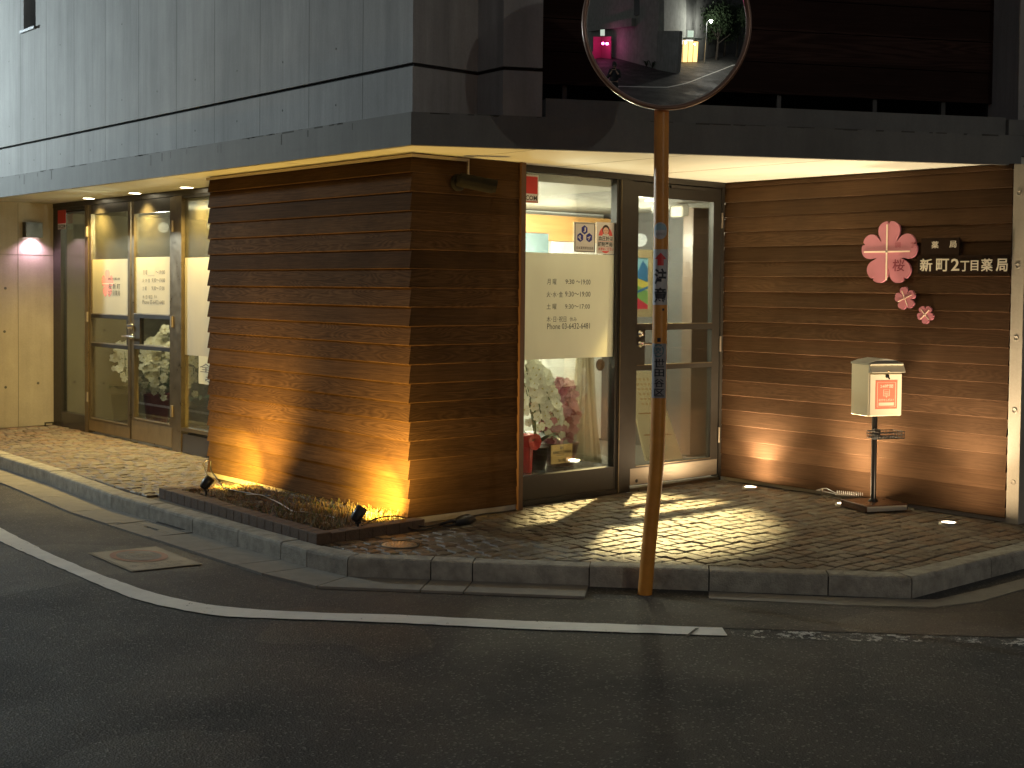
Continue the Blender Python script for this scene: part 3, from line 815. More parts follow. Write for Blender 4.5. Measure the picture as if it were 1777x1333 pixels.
disc(hu, hv, .036, .036, .0032, HAIR); disc(hu, hv-.008, .028, .026, .0028, SKIN)
mb.poly([V((hu-.03,FYP+.0032,hv-.03)), V((hu-.045,FYP+.0032,hv-.062)), V((hu+.045,FYP+.0032,hv-.062)), V((hu+.03,FYP+.0032,hv-.03))][::-1], WHITE)
for sx in (-1,1): disc(hu+sx*.011, hv-.006, .003, .004, .0024, INK, 10)
disc(hu, hv-.02, .006, .002, .0024, SAL, 10)
for txt, a in (('血圧計は', (1039,410,1064,418)), ('調剤薬局', (1038,420,1063,428)), ('お求めください', (1039,430,1065,435))):
    q = ry(*a); slab(mb, frame_y(FYP), (q[0]-.002,q[1]-.003,q[2]+.002,q[3]+.003), -.0030, -.0026, WHITE)
    mb.text(txt, lambda u,v,n_=0: V((u,FYP+.0020,v)), q, INK if txt[0] != 'お' else RED, bold=.02)
mb.build('health_sticker', win)
# the door
dx0, dx1 = xm1+.003, xs(1246)-.004
mb = MB()
gx0, gx1 = xs(1103), xs(1233)
zt = ry(1103,346,1233,347)[3]; zr0 = ry(1103,561,1233,562)[1]; zr1 = ry(1117,572,1233,573)[3]; zr2 = ry(1103,631,1233,632)[1]; zr3 = ry(1101,640,1233,641)[3]; zk = ry(1101,801,1233,802)[1]
zb = .045
slab(mb, fr, (dx0, zb, gx0, H-.05), -.03, .014, FRAME); slab(mb, fr, (gx1, zb, dx1, H-.05), -.03, .014, FRAME)
slab(mb, fr, (gx0, zt, gx1, H-.05), -.03, .0135, FRAME); slab(mb, fr, (gx0, zr1, gx1, zr0), -.03, .0135, FRAME)
slab(mb, fr, (gx0, zr3, gx1, zr2), -.03, .0135, FRAME); slab(mb, fr, (gx0, zb, gx1, zk), -.03, .0135, FRAME)
xq = xs(1117,600); slab(mb, fr, (gx0, zr2+.0005, xq, zr1-.0005), -.03, .013, FRAME)
for z_ in (zr0+.003, zr2+.004, zk+.004): slab(mb, fr, (gx0+.001, z_-.004, gx1-.001, z_+.002), .0137, .018, FRAME_L)
door = mb.build('entrance_door', B)
mb = MB()
for a, b, x0_ in ((zr0-.003, zt+.003, gx0), (zr2-.003, zr1+.003, xq), (zk-.003, zr3+.003, gx0)): slab(mb, fr, (x0_-.003, a, gx1+.003, b), -.01, -.004, GLASS_D if a < .6 else GLASS)
mb.build('pane', door)
mb = MB(); slab(mb, fr, (dx0+.008, zb+.004, dx1-.006, zk-.012), .0145, .0165, STEEL); mb.build('kick_plate', door)
mb = MB()
hx = xs(1108,592); hz = on_y(1108,592,FYP).z
mb.lathe(fr(hx,hz+.055,.014), (0,-1,0), [(.0,.001),(.026,.001),(.026,.008),(.016,.012),(.016,.03),(.0,.03)], CHROME, 20)
mb.lathe(fr(hx,hz-.02,.014), (0,-1,0), [(.0,.001),(.024,.001),(.024,.008),(.012,.010),(.012,.045),(.0,.045)], CHROME, 20)
mb.tube([fr(hx,hz-.02,.05), fr(hx+.05,hz-.02,.056), fr(hx+.12,hz-.024,.052)], .009, CHROME, 10)
mb.build('handle', door)
mb = MB(); mb.lathe(fr(xs(1102,832), .075, .0166), (0,-1,0), [(0,.003),(.012,.003),(.014,0)], FRAME, 16); mb.build('lock', door)
for zc in (2.05, 1.08, .36):
    mb = MB(); mb.tube([fr(dx1+.003,zc-.06,.026), fr(dx1+.003,zc+.06,.026)], .009, STEEL, 10); mb.build('hinge', door)
mb = MB(); slab(mb, fr, (xs(1160,350), H-.075, xs(1222,350), H-.055), .0145, .03, FRAME); mb.build('closer_cover', door)

# ---------------- left entrance, plane X = LXP
LXP = .519; fl = frame_x(LXP)
def rx(*a): return rect_x(*a, LXP)
us = lambda px, py=560: -on_x(px, py, LXP).y
UL = -7.085; UR = -2.64
mb = MB()
slab(mb, fl, (UL, H-.05, UR, H-.002), -.05, .02, FRAME)
slab(mb, fl, (UL, 0, us(108), H-.051), -.05, .015, FRAME); slab(mb, fl, (us(150.5), 0, us(156), H-.051), -.05, .02, FRAME_L)
slab(mb, fl, (us(303), 0, us(318), H-.051), -.05, .02, FRAME_L)
slab(mb, fl, (us(318)+.001, .0, UR, rx(318,757,366,758)[3]), -.05, .012, mat('dark_kick_panel', (.03,.028,.03), .25))
slab(mb, fl, (us(318)+.001, rx(318,752,366,753)[3]-.0, UR, rx(318,746,366,747)[3]), -.04, .018, FRAME_L)
slab(mb, fl, (us(318)+.001, rx(318,342,366,343)[3], UR, H-.051), -.05, .012, FRAME)
slab(mb, fl, (us(108)+.001, .0, us(150.5)-.001, rx(108,718,150,719)[3]), -.05, .012, mat('dark_kick_panel'))
slab(mb, fl, (us(108)+.001, rx(108,364,150,365)[3], us(150.5)-.001, H-.051), -.05, .012, FRAME)
mb.build('side_entrance_frame', B)
def glaz(u0, u1, z0, z1, m): 
    q = MB(); slab(q, fl, (u0, z0, u1, z1), -.02, -.014, m); return q
sw = glaz(us(108), us(150.5), rx(108,719,150,720)[3]-.01, H-.12, GLASS).build('side_light', B)
mb = MB(); slab(mb, frame_x(LXP), rx(103,365,117,388), .016, .0175, RED); slab(mb, frame_x(LXP), rx(103.3,388.3,117,398), .016, .0175, WHITE)
mb.text('SECOM', lambda u,v,n_=0: fl(u,v,.0182), rx(104,390,116.5,396), INK, bold=.02); mb.build('security_sticker', sw)
sw2 = glaz(us(318), UR, rx(318,746,366,747)[3]-.01, rx(318,342,366,343)[3]+.01, GLASS_W).build('shop_window', B)
mb = MB(); q = rx(319,447,366,618); slab(mb, fl, (q[0], q[1], UR, q[3]), -.0125, -.010, FILM); mb.build('frosted_sheet', sw2)
mb = MB(); q = rx(343,619,366,667); slab(mb, fl, (q[0], q[1], UR, q[3]), -.012, -.0095, mat('pale_card', (.62,.62,.46), .5))
mb.text('全国どこの', lambda u,v,n_=0: fl(u,v,-.009), (q[0]+.02, q[3]-.14, UR-.02, q[3]-.06), GREYINK); mb.text('受け付け', lambda u,v,n_=0: fl(u,v,-.009), (q[0]+.12, q[3]-.25, UR-.02, q[3]-.17), GREYINK)
mb.build('notice', sw2)
def side_door(x0, x1, film, right):
    mb = MB(); u0, u1 = us(x0)+.002, us(x1)-.002; st = .058; ztop = H-.055; zb = .02
    mid0 = on_x((x0+x1)/2, 549, LXP).z; mid1 = on_x((x0+x1)/2, 600 if not right else 604, LXP).z
    zk_ = on_x((x0+x1)/2, 732, LXP).z; zt_ = on_x((x0+x1)/2, 369, LXP).z
    slab(mb, fl, (u0, zb, u0+st, ztop), -.03, .012, FRAME_L); slab(mb, fl, (u1-st, zb, u1, ztop), -.03, .012, FRAME_L)
    slab(mb, fl, (u0+st, zt_, u1-st, ztop), -.03, .0115, FRAME)
    for z_ in (mid0, mid1): slab(mb, fl, (u0+st, z_-.022, u1-st, z_+.022), -.03, .0115, FRAME)
    for z_ in (mid0+.015, mid1+.015, zk_+.008): slab(mb, fl, (u0+st+.001, z_-.002, u1-st-.001, z_+.005), .0118, .017, STEEL)
    slab(mb, fl, (u0+st, zb, u1-st, zk_), -.03, .0115, FRAME_L)
    if right: slab(mb, fl, (u0+st, mid1+.0225, u0+st+.12, mid0-.0225), -.03, .0112, FRAME)
    else: slab(mb, fl, (u1-st-.03, mid1+.0225, u1-st, mid0-.0225), -.03, .0112, FRAME)
    d = mb.build('side_door', B)
    q = MB(); slab(q, fl, (u0+st-.003, mid0+.02, u1-st+.003, zt_+.003), -.012, -.006, GLASS_W); slab(q, fl, (u0+st-.003, mid1+.02, u1-st+.003, mid0-.02), -.012, -.006, GLASS); slab(q, fl, (u0+st-.003, zk_-.003, u1-st+.003, mid1-.02), -.012, -.006, GLASS)
    q.build('pane', d)
    q = MB(); slab(q, fl, (u0+.01, zb+.01, u1-.01, zk_-.02), .0125, .0145, BRASSK); q.build('kick_plate', d)
    for zc in (2.03, 1.17, .36):
        q = MB(); uh = u1+.012 if right else u0-.012
        q.tube([fl(uh,zc-.05,.024), fl(uh,zc+.05,.024)], .016, STEEL, 10); q.build('hinge', d)
    return d, (u0+st, mid0+.022, u1-st, 0)
d1, g1 = side_door(156, 228.5, 0, False)
mb = MB(); zt1 = on_x(190,450,LXP).z; slab(mb, fl, (g1[0], g1[1], g1[2], zt1), -.0055, -.003, FILM)
PINKP = mat('pale_pink_print', (.80,.30,.26), .5); PINKL = mat('pale_cross', (.85,.68,.58), .5)
def flower(mbx, f, cu, cv, R_, m, n0, rot=0, depth=0.0, squash=1.0):
    pts = []
    for k in range(5):
        a0 = PI/2+rot+2*PI*k/5
        pet = []
        for j in range(25):
            t = j/24*2-1
            # petal: narrow at the heart, broad and round near the tip, with a notch
            ang = t*.665; r_ = .47+.53*(max(0,1-abs(t)**3.0))**.55
            if abs(t) < .09: r_ -= .10*(1-abs(t)/.09)
            pet.append((r_*math.cos(ang*.93), r_*math.sin(ang*.93)*.98))
        for (x_, y_) in pet: pts.append((x_*math.cos(a0)-y_*math.sin(a0), x_*math.sin(a0)+y_*math.cos(a0)))
    P3 = [f(cu+x_*R_*squash, cv+y_*R_, n0) for x_, y_ in pts]
    c3 = f(cu, cv, n0)
    n_ = len(P3)
    if depth:
        d_ = f(0,0,-depth)-f(0,0,0)
        mbx.add([c3]+P3+[p+d_ for p in P3], [[0, 1+i, 1+(i+1) % n_] for i in range(n_)]+[[1+i, 1+(i+1) % n_, 1+n_+(i+1) % n_, 1+n_+i][::-1] for i in range(n_)], m)
    else: mbx.add([c3]+P3, [[0, 1+i, 1+(i+1) % n_] for i in range(n_)], m)
q = rx(176,468,196,517); flower(mb, fl, (q[0]+q[2])/2, (q[1]+q[3])/2, (q[3]-q[1])/2, PINKP, -.0024, squash=1.0)
mb.poly([fl(q[0],(q[1]+q[3])/2-.004,-.002), fl(q[2]+.03,(q[1]+q[3])/2-.004,-.002), fl(q[2]+.03,(q[1]+q[3])/2+.004,-.002), fl(q[0],(q[1]+q[3])/2+.004,-.002)], PINKL)
ft = lambda u, v, n_=0: fl(u, v, -.0015)
for txt, a in (('調剤薬局', (187,482,208,486)), ('桜 新 町', (188,492,208,502)), ('2丁目薬局', (188,504,208,513))): mb.text(txt, ft, rx(*a), GREYINK, bold=.01)
mb.build('printed_sheet', d1)
d2, g2 = side_door(230, 302, 0, True)
mb = MB(); slab(mb, fl, (g2[0], g2[1], g2[2], zt1+.01), -.0055, -.003, FILM)
for txt, a in (('月 曜', (248,469,255,477)), ('～19:00', (270,469,286,476)), ('火･水･金', (247,483,260,490)), ('9:30～19:00', (263,483,286,490)), ('土 曜', (247,497,254,504)), ('9:30～17:00', (263,497,285,504)),
               ('木･日･祝日', (247,512,264,519)), ('休み', (267,512,272,518)), ('Phone 03-6432-6481', (247,521,285,528))): mb.text(txt, ft, rx(*a), GREYINK)
slab(mb, fl, rx(256,464,268,478), -.0024, -.0018, TAPE)
mb.build('printed_sheet', d2)
mb = MB(); hx = us(231,570); hz = on_x(231,570,LXP).z
mb.lathe(fl(hx,hz+.02,.012), (-1,0,0), [(.0,.0),(.03,.001),(.03,.01),(.022,.014),(.022,.045),(0,.05)], CHROME, 20)
mb.lathe(fl(hx,hz-.075,.012), (-1,0,0), [(.0,.0),(.026,.001),(.026,.01),(.012,.012),(.012,.05),(0,.05)], CHROME, 20)
mb.tube([fl(hx-.13,hz-.078,.05), fl(hx,hz-.075,.056), fl(hx+.12,hz-.078,.05)], .011, CHROME, 10)
mb.build('handle', d2)
# concrete return wall beyond the side doors
mb = MB(); mb.box((-.30,7.09,0), (.60,12.9,H-.001), CONC_W); mb.box((.13,7.088,0), (.134,7.0905,H-.01), GREYINK); mb.box((-.299,7.088,1.80), (.6,7.0905,1.803), GREYINK)
for x, z_ in ((.0,1.45),(-.01,1.0),(.0,.42),(.34,.45),(-.2,1.3)): mb.lathe((x,7.0895,z_), (0,-1,0), [(.0,.0005),(.012,.0008),(.015,-.001)], mat('tie_hole'), 12)
q = on_y(86,736,7.09)
mb.build('return_wall', B)
mb = MB(); a0 = on_y(77,733,7.09); a1 = on_y(93,741,7.09)
frame_ring(mb, frame_y(7.09), (a0.x, a1.z, a1.x, a0.z), (a0.x+.015, a1.z+.01, a1.x-.015, a0.z-.012), -.001, .004, FRAME); mb.build('vent_plate', B)

# ---------------- interior shell
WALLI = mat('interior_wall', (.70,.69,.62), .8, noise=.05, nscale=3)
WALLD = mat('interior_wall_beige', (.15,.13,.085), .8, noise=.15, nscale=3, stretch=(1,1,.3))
FLOORI = mat('interior_floor', (.30,.26,.19), .35, noise=.15, nscale=4)
mb = MB()
mb.box((.56,.17,-.06), (6.6,7.3,-.0215), FLOORI)
mb.box((.56,.17,H-.10), (6.6,7.3,H-.004), mat('interior_ceiling', (.13,.12,.095), .8))
mb.box((.93,2.75,0), (6.5,2.85,H-.1), WALLI)            # wall behind the front shop
mb.box((4.6,.2,0), (4.7,2.74,H-.1), WALLI)
mb.box((.82,.2,0), (.92,2.62,H-.1), WALLI)
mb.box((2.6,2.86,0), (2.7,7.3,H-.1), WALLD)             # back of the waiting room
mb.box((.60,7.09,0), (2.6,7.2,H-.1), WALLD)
mb.build('interior_wall', B)
mb = MB(); mb.box((1.0,2.60,1.96), (4.5,2.72,2.20), mat('honey_wood', (.42,.22,.07), .5, noise=.2, nscale=6, stretch=(.3,1,6)))
mb.build('interior_beam', B)
mb = MB(); mb.box((4.11,1.30,0), (4.36,1.42,H-.1), mat('brown_pillar', (.09,.06,.04), .5)); mb.build('interior_pillar', B)
mb = MB(); mb.box((2.45,2.9,1.5), (2.59,6.4,2.0), mat('dark_panel', (.035,.045,.035), .5)); mb.build('interior_shelf', B)

# interior lights: some sit under ceiling discs, added fill points have no fitting
IL = (1.0, .90, .64)
lens_on = mat('lamp_lens_warm', (1,1,1), .3, emit=(1,.86,.58), estr=14)
proto = thing('interior_ceiling_light', 'round white ceiling light inside the shop above the entrance door', 'ceiling light', (3.12,.85,H-.1), 'ceiling lights inside the shop')
mb = MB(); mb.lathe((3.12,.85,H-.1), (0,0,-1), [(.085,.0),(.085,.012),(.07,.014),(.07,.006)], mat('white_trim', (.7,.7,.68), .4), 24); mb.build('trim', proto)
mb = MB(); mb.lathe((3.12,.85,H-.1), (0,0,-1), [(.0,.008),(.07,.008)], lens_on, 24); mb.build('lens', proto)
for x, y, lab in ((1.55,1.3,'round white ceiling light inside the shop above the flowers'), (2.3,2.1,'round white ceiling light inside the shop near the picture'), (1.6,4.6,'round white ceiling light inside behind the double doors')):
    clone(proto, (x,y,H-.1), lab)
lamp('POINT', 'shop_light', (3.75,1.6,1.95), 75, (1.0,.98,.80), .06)  # added fill that brightens the wall seen through the door
lamp('POINT', 'door_fill_light', (2.9,.6,2.15), 70, (1,.93,.72), .05)  # added fill for the front of the leaning board
lamp('POINT', 'display_fill_light', (1.35,.62,2.1), 17, (1.0,.97,.82), .05)  # added fill on the window flowers, no fitting of its own
lamp('POINT', 'orchid_fill_light', (.78,5.1,2.05), 50, (1,.95,.72), .05)  # added fill on the orchids behind the side doors
lamp('SPOT', 'door_light', (3.12,.85,H-.125), 6000, (1,.75,.35), .03, (1.50,-.66,0), 32, .6)
lamp('POINT', 'shop_light', (1.55,1.3,1.9), 40, (1.0,.97,.80), .06)
lamp('POINT', 'shop_light', (2.3,1.9,1.75), 24, (.97,1.0,.80), .06)
lamp('POINT', 'shop_light', (3.0,1.9,1.8), 95, IL, .06)
lamp('POINT', 'waiting_room_light', (1.25,4.9,H-.25), 42, (1,.93,.62), .1)
# ================================================================== LAMPS ON THE BUILDING
# three soffit downlights over the double doors
dl_on = mat('downlight_lens', (1,1,1), .3, emit=(1,.88,.60), estr=30)
dlp = [on_z(x, y, H) for x, y in ((154,344), (234,335), (324,325))]
labs = ('soffit downlight nearest the concrete return wall, above the left door hinge', 'middle soffit downlight above the meeting of the double doors', 'soffit downlight nearest the brown clapboard corner block')
src = None
for p, lab in zip(dlp, labs):
    if src is None:
        src = thing('soffit_downlight', lab, 'downlight', (p.x,p.y,H), 'downlights in the soffit')
        mb = MB(); mb.lathe((p.x,p.y,H), (0,0,-1), [(.068,-.001),(.068,.004),(.058,.005),(.055,.001)], mat('white_trim', (.7,.7,.68), .4), 28); mb.build('trim', src)
        mb = MB(); mb.lathe((p.x,p.y,H), (0,0,-1), [(0,.0035),(.055,.0035)], dl_on, 28); mb.build('lens', src)
    else: clone(src, (p.x,p.y,H), lab)
    lamp('SPOT', 'downlight_beam', (p.x,p.y,H-.02), 200, (1,.70,.22), .05, (p.x-.02,p.y,0), 125, .8)
# black wall lamp on the concrete return
a0 = on_y(39,386,7.09); a1 = on_y(68,413,7.09)
wl = thing('wall_lamp', 'small black box wall lamp throwing pinkish light down the concrete wall', 'wall lamp', ((a0.x+a1.x)/2,7.09,(a0.z+a1.z)/2))
mb = MB(); cx_ = (a0.x+a1.x)/2; cz_ = (a0.z+a1.z)/2; hw, hh = (a1.x-a0.x)/2, (a0.z-a1.z)/2
for q in (((cx_-hw,7.089,cz_-hh),(cx_-hw+.008,6.99,cz_+hh)), ((cx_+hw-.008,7.089,cz_-hh),(cx_+hw,6.99,cz_+hh)), ((cx_-hw+.008,6.998,cz_-hh),(cx_+hw-.008,6.99,cz_+hh)), ((cx_-hw+.008,7.089,cz_+hh-.01),(cx_+hw-.008,6.999,cz_+hh-.001))): mb.box(*q, BLACKM)
mb.build('housing', wl)
mb = MB(); mb.box((cx_-hw+.012,7.08,cz_-hh+.02), (cx_+hw-.012,7.005,cz_-hh+.024), mat('pink_white_lens', (1,1,1), .4, emit=(1,.75,.85), estr=6)); mb.build('lens', wl)
lamp('SPOT', 'wall_lamp_beam', (cx_,7.035,cz_-hh+.012), 26, (1,.60,.82), .02, (cx_,7.07,0), 135, .7)

# ground uplights in front of the side wall
up_on = mat('uplight_lens', (1,1,1), .3, emit=(1,.88,.66), estr=14)
UPL = [on_z(x, y, 0) for x, y in ((1302,848), (1464,877), (1646,910))]
labs = ('recessed ground uplight nearest the glass entrance door', 'recessed ground uplight beside the base of the mailbox stand', 'recessed ground uplight nearest the end of the wooden side wall')
src = None
for p, lab in zip(UPL, labs):
    if src is None:
        src = thing('ground_uplight', lab, 'uplight', (p.x,p.y,.009), 'uplights along the side wall')
        mb = MB(); mb.lathe((p.x,p.y,.009), (0,0,1), [(.062,-.02),(.062,.006),(.048,.008),(.046,.003)], STEEL, 28); mb.build('rim', src)
        mb = MB(); mb.lathe((p.x,p.y,.009), (0,0,1), [(.046,.0035),(0,.005)], up_on, 28); mb.build('lens', src)
    else: clone(src, (p.x,p.y,.009), lab)
    lamp('SPOT', 'uplight_beam', (p.x,p.y,.035), 170, (1,.76,.48), .04, (p.x+.14,p.y,1.0), 98, 1.0)
    lamp('AREA', 'uplight_glow', (p.x,p.y,.030), 15, (1,.72,.42), .09, (p.x,p.y,1.0))

# ================================================================== PLANTING BED in front of the corner block
BRK = mat('edging_brick', (.12,.075,.045), .8, noise=.35, nscale=22, bump=.6, bscale=80)
bed = [on_z(264,853,.0), on_z(566,938,.0), on_z(735,907,.0)]
P0 = V((-.735,2.02,0)); P1 = V((-.80,-.17,0)); P2 = V((.0,-.13,0)); P3 = V((-.03,2.05,0))
pb_ = thing('planting_bed', 'narrow bed of dry grass edged with dark brick below the clapboard block', 'planter', (-.45,.9,0))
mb = MB(); rb = random.Random(2)
def course(A, Bp, inward, hgt=.055):
    L = (Bp-A).length; n = round(L/.105); d_ = (Bp-A)/n
    for i in range(n):
        c = A+d_*(i+.5)+inward*.05+V((0,0,hgt/2-.012+rb.uniform(-.0012,.0012)))
        mb.bbox(c, d_*.975, inward*.10, V((rb.uniform(-.001,.001),0,hgt+.02)), BRK, .003)
inw = V((1,0,0)); course(P0, P1, V((1,0.0,0))); course(P1+V((.10,0,0)), P2+V((.02,0,0)), V((0,.9,0)).normalized(), .05); course(V((P0.x+.11,P0.y-.02,0)), V((-.28,1.98,0)), V((0,-1,0)), .045)
mb.build('brick_edging', pb_)
SOIL = mat('dry_soil', (.085,.058,.034), .95, noise=.4, nscale=30, bump=1, bscale=60)
mb = MB(); nx, ny = 16, 46; vs = []
for j in range(ny+1):
    for i in range(nx+1):
        u, v = i/nx, j/ny; x = -.70+u*.69; y = -.09+v*2.0
        vs.append((x, y, .026+.012*math.sin(x*21+y*7)*math.sin(y*9)+rb.uniform(-.004,.004)-.03*(1 if u in (0,1) or v in (0,1) else 0)))
mb.add(vs, [[j*(nx+1)+i, j*(nx+1)+i+1, (j+1)*(nx+1)+i+1, (j+1)*(nx+1)+i] for j in range(ny) for i in range(nx)], SOIL, True); mb.build('soil', pb_)
mb = MB(); DRY = [mat('dry_grass', (.19,.14,.06), .8), mat('straw', (.30,.23,.11), .8), mat('green_weed', (.10,.13,.035), .8), mat('brown_leaf', (.16,.09,.04), .9)]
for k in range(5200):
    y = rb.uniform(-.02, 1.88); x = rb.uniform(-.66, -.06)
    dens = .55+.45*math.sin(y*6.3+1)*math.cos(x*9)
    if rb.random() > dens+ (.3 if y < .6 else 0): continue
    h = rb.uniform(.004,.045)*(1.4 if y < .75 else .8); a = rb.uniform(0, 2*PI); ln = rb.uniform(.02,.085); wdt = rb.uniform(.0012,.003)
    p = V((x, y, .03)); q = p+V((math.cos(a)*ln*.4, math.sin(a)*ln*.4, h)); r_ = p+V((math.cos(a)*ln, math.sin(a)*ln, h*rb.uniform(.3,.9))); s_ = V((-math.sin(a), math.cos(a), 0))*wdt
    mb.add([p-s_, p+s_, q+s_*.8, q-s_*.8, r_], [[0,1,2,3],[3,2,4]], DRY[rb.choice((0,0,1,1,2,3) if y < .7 else (0,1,3,3,2))])
for k in range(260):
    x, y = rb.uniform(-.66,-.05), rb.uniform(0,1.85); a = rb.uniform(0,PI); z_ = .035+rb.uniform(0,.02); l_ = rb.uniform(.012,.035)
    d_ = V((math.cos(a), math.sin(a), rb.uniform(-.3,.3)))*l_; e_ = V((-math.sin(a), math.cos(a), rb.uniform(-.3,.5)))*l_*.45; c = V((x,y,z_))
    mb.add([c-d_, c+e_, c+d_, c-e_], [[0,1,2],[0,2,3]], DRY[3])
g_ = mb.build('grass', pb_); g_['kind'] = 'stuff'
for (px_, py_, s_) in ((565,910,.028),(527,886,.03),(452,872,.02),(505,893,.016)):
    mb = MB(); p = on_z(px_, py_, .045); n_ = 9; vs = [p+V((0,0,s_*.6))]
    for lv, (rad, hh_) in enumerate(((.7,.35),(1,0))):
        for k in range(n_): t = 2*PI*k/n_; vs.append(p+V((math.cos(t)*s_*rad*rb.uniform(.8,1.2), math.sin(t)*s_*rad*rb.uniform(.8,1.2), s_*hh_*rb.uniform(.7,1.3))))
    mb.add(vs, [[0,1+k,1+(k+1)%n_] for k in range(n_)]+[[1+k,1+n_+k,1+n_+(k+1)%n_,1+(k+1)%n_] for k in range(n_)], mat('pale_stone', (.4,.36,.28), .8, noise=.2, nscale=20), True); mb.build('stone', pb_)

# garden spotlights
def garden_spot(loc, aim, lab, power, tilt_to):
    loc = V(loc); t = thing('garden_spotlight', lab, 'spotlight', loc, 'black spotlights in the planting bed')
    d_ = (V(aim)-loc-V((0,0,.10))).normalized(); hc = loc+V((0,0,.10)); hd = V(tilt_to).normalized()
    mb = MB(); mb.lathe(hc-hd*.045, hd, [(0,0),(.020,.0),(.028,.012),(.034,.05),(.036,.095),(.031,.095),(.028,.08),(0,.08)], BLACK, 20)
    for k in range(4): mb.lathe(hc-hd*.045, hd, [(.029+.001*k,.012+k*.008),(.034+.001*k,.013+k*.008),(.034+.001*k,.016+k*.008),(.029+.001*k,.017+k*.008)], BLACK, 20)
    mb.build('head', t)
    mb = MB(); mb.tube([loc+V((0,0,-.02)), loc+V((0,0,.05))], [.004,.010], BLACK, 8); mb.box(loc+V((-.018,-.006,.045)), loc+V((.018,.006,.06)), BLACK)
    mb.tube([loc+V((0,0,.055)), hc-hd*.02], .008, BLACK, 8)
    mb.build('stake', t)
    mb = MB(); mb.lathe(hc-hd*.045, hd, [(.0,.082),(.027,.082)], mat('amber_lens', (1,.8,.4), .3, emit=(1,.62,.16), estr=8), 20); mb.build('lens', t)
    lamp('SPOT', 'garden_spot_beam', hc+hd*.055, power, (1,.60,.14), .02, V((0,aim[1],.72)), 150, .9)
    lamp('SPOT', 'garden_spot_core', hc+hd*.055, power*1.7, (1,.66,.10), .012, V((0,aim[1],.13)), 56, 1.0)
s1 = on_z(358,861,.03); s2 = on_z(621,919,.03)
garden_spot((s1.x,s1.y,.02), (0,2.12,.40), 'black garden spotlight at the far left end of the planting bed', 165, (.62,-.15,.75))
garden_spot((s2.x,s2.y,.02), (0,.27,.40), 'black garden spotlight at the right end of the bed near the corner', 195, (.60,-.02,.76))

# loose cables along the bed and round the corner
def cable(name, lab, pts, r_, m, cat='cable'):
    P = [V(p) for p in pts]; out = []
    for i in range(len(P)-1):
        p0 = P[max(i-1,0)]; p1 = P[i]; p2 = P[i+1]; p3 = P[min(i+2,len(P)-1)]
        for k in range(8):
            t = k/8; out.append(.5*((2*p1)+(p2-p0)*t+(2*p0-5*p1+4*p2-p3)*t*t+(3*p1-p0-3*p2+p3)*t**3))
    out.append(P[-1]); mb = MB(); mb.tube(out, r_, m, 8); return tag(mb.build(name), lab, cat)
z_ = lambda x, y, h=.05: on_z(x, y, h)
cable('power_cable', 'black cable looping from the block end down to the left garden spotlight', [z_(362,797,.30), z_(357,800,.26), z_(353,806,.20), z_(358,822,.14), z_(361,840,.10), z_(359,852,.08)], .005, BLACK)
cable('power_cable', 'black cable hanging down the corner block end into the planting bed', [on_x(366,800,-.03), on_x(366,815,-.04), on_x(374,828,-.06), z_(384,843,.05), z_(400,850,.05), z_(440,857,.055), z_(470,861,.06)], .005, BLACK)
cable('pale_cable', 'pale grey cable lying across the dry grass of the planting bed', [z_(428,858,.06), z_(452,859,.07), z_(472,867,.06), z_(490,876,.065), z_(508,887,.055), z_(525,888,.06), z_(548,892,.05), z_(580,898,.05)], .0035, mat('pale_cable_sheath', (.55,.50,.42), .5))
cable('power_cable', 'black cable running from the right garden spotlight along the foot of the corner', [z_(628,912,.06), z_(645,903,.07), z_(672,896,.08), z_(700,898,.05), z_(714,908,.015), z_(735,914,.012), z_(755,911,.012), z_(775,906,.012)], .005, BLACK)
cable('power_cable', 'lower of the two black cables on the setts round the corner to the plug', [z_(632,918,.03), z_(660,911,.015), z_(690,910,.012), z_(720,919,.010), z_(745,918,.010), z_(768,910,.012), z_(790,902,.02), z_(815,897,.015), z_(842,892,.012), z_(870,889,.012), z_(896,885,.01)], .006, BLACK)
pc = z_(806,902,.0)
pl = thing('cable_connector', 'black weatherproof cable connector lying on the setts beside the dark clapboards', 'connector', (pc.x,pc.y,0))
mb = MB(); mb.tube([z_(788,907,.025), z_(800,904,.03), z_(812,901,.03), z_(824,901,.022)], [.018,.034,.034,.014], BLACK, 14); mb.build('body', pl)
mb = MB(); mb.tube([z_(765,909,.02), z_(776,906,.045), z_(789,903,.04)], [.008,.010,.012], BLACK, 8); mb.tube([z_(768,913,.01), z_(782,912,.015), z_(792,908,.02)], [.006,.007,.008], BLACK, 8); mb.build('lead', pl)
# small round cover in the setts
c = on_z(693,946,.0); mc = thing('access_cover', 'small round ribbed metal cover set in the setts by the corner', 'manhole cover', (c.x,c.y,0))
CI = mat('cast_iron', (.32,.28,.20), .45, metal=.5, noise=.2, nscale=40)
mb = MB(); mb.lathe((c.x,c.y,0), (0,0,1), [(.118,-.01),(.118,.004),(.108,.006),(.106,-.001)], mat('rim_mortar', (.09,.08,.065), .9), 40); mb.build('surround', mc)
mb = MB(); mb.lathe((c.x,c.y,0), (0,0,1), [(.104,-.01),(.103,.004),(.096,.0055),(0,.0055)], CI, 40)
for r_ in (.03,.055,.08):
    for k in range(int(r_*300)): t = 2*PI*k/int(r_*300); mb.lathe((c.x+r_*math.cos(t),c.y+r_*math.sin(t),.005), (0,0,1), [(.006,0),(.005,.0025),(0,.003)], CI, 6)
mb.build('lid', mc)

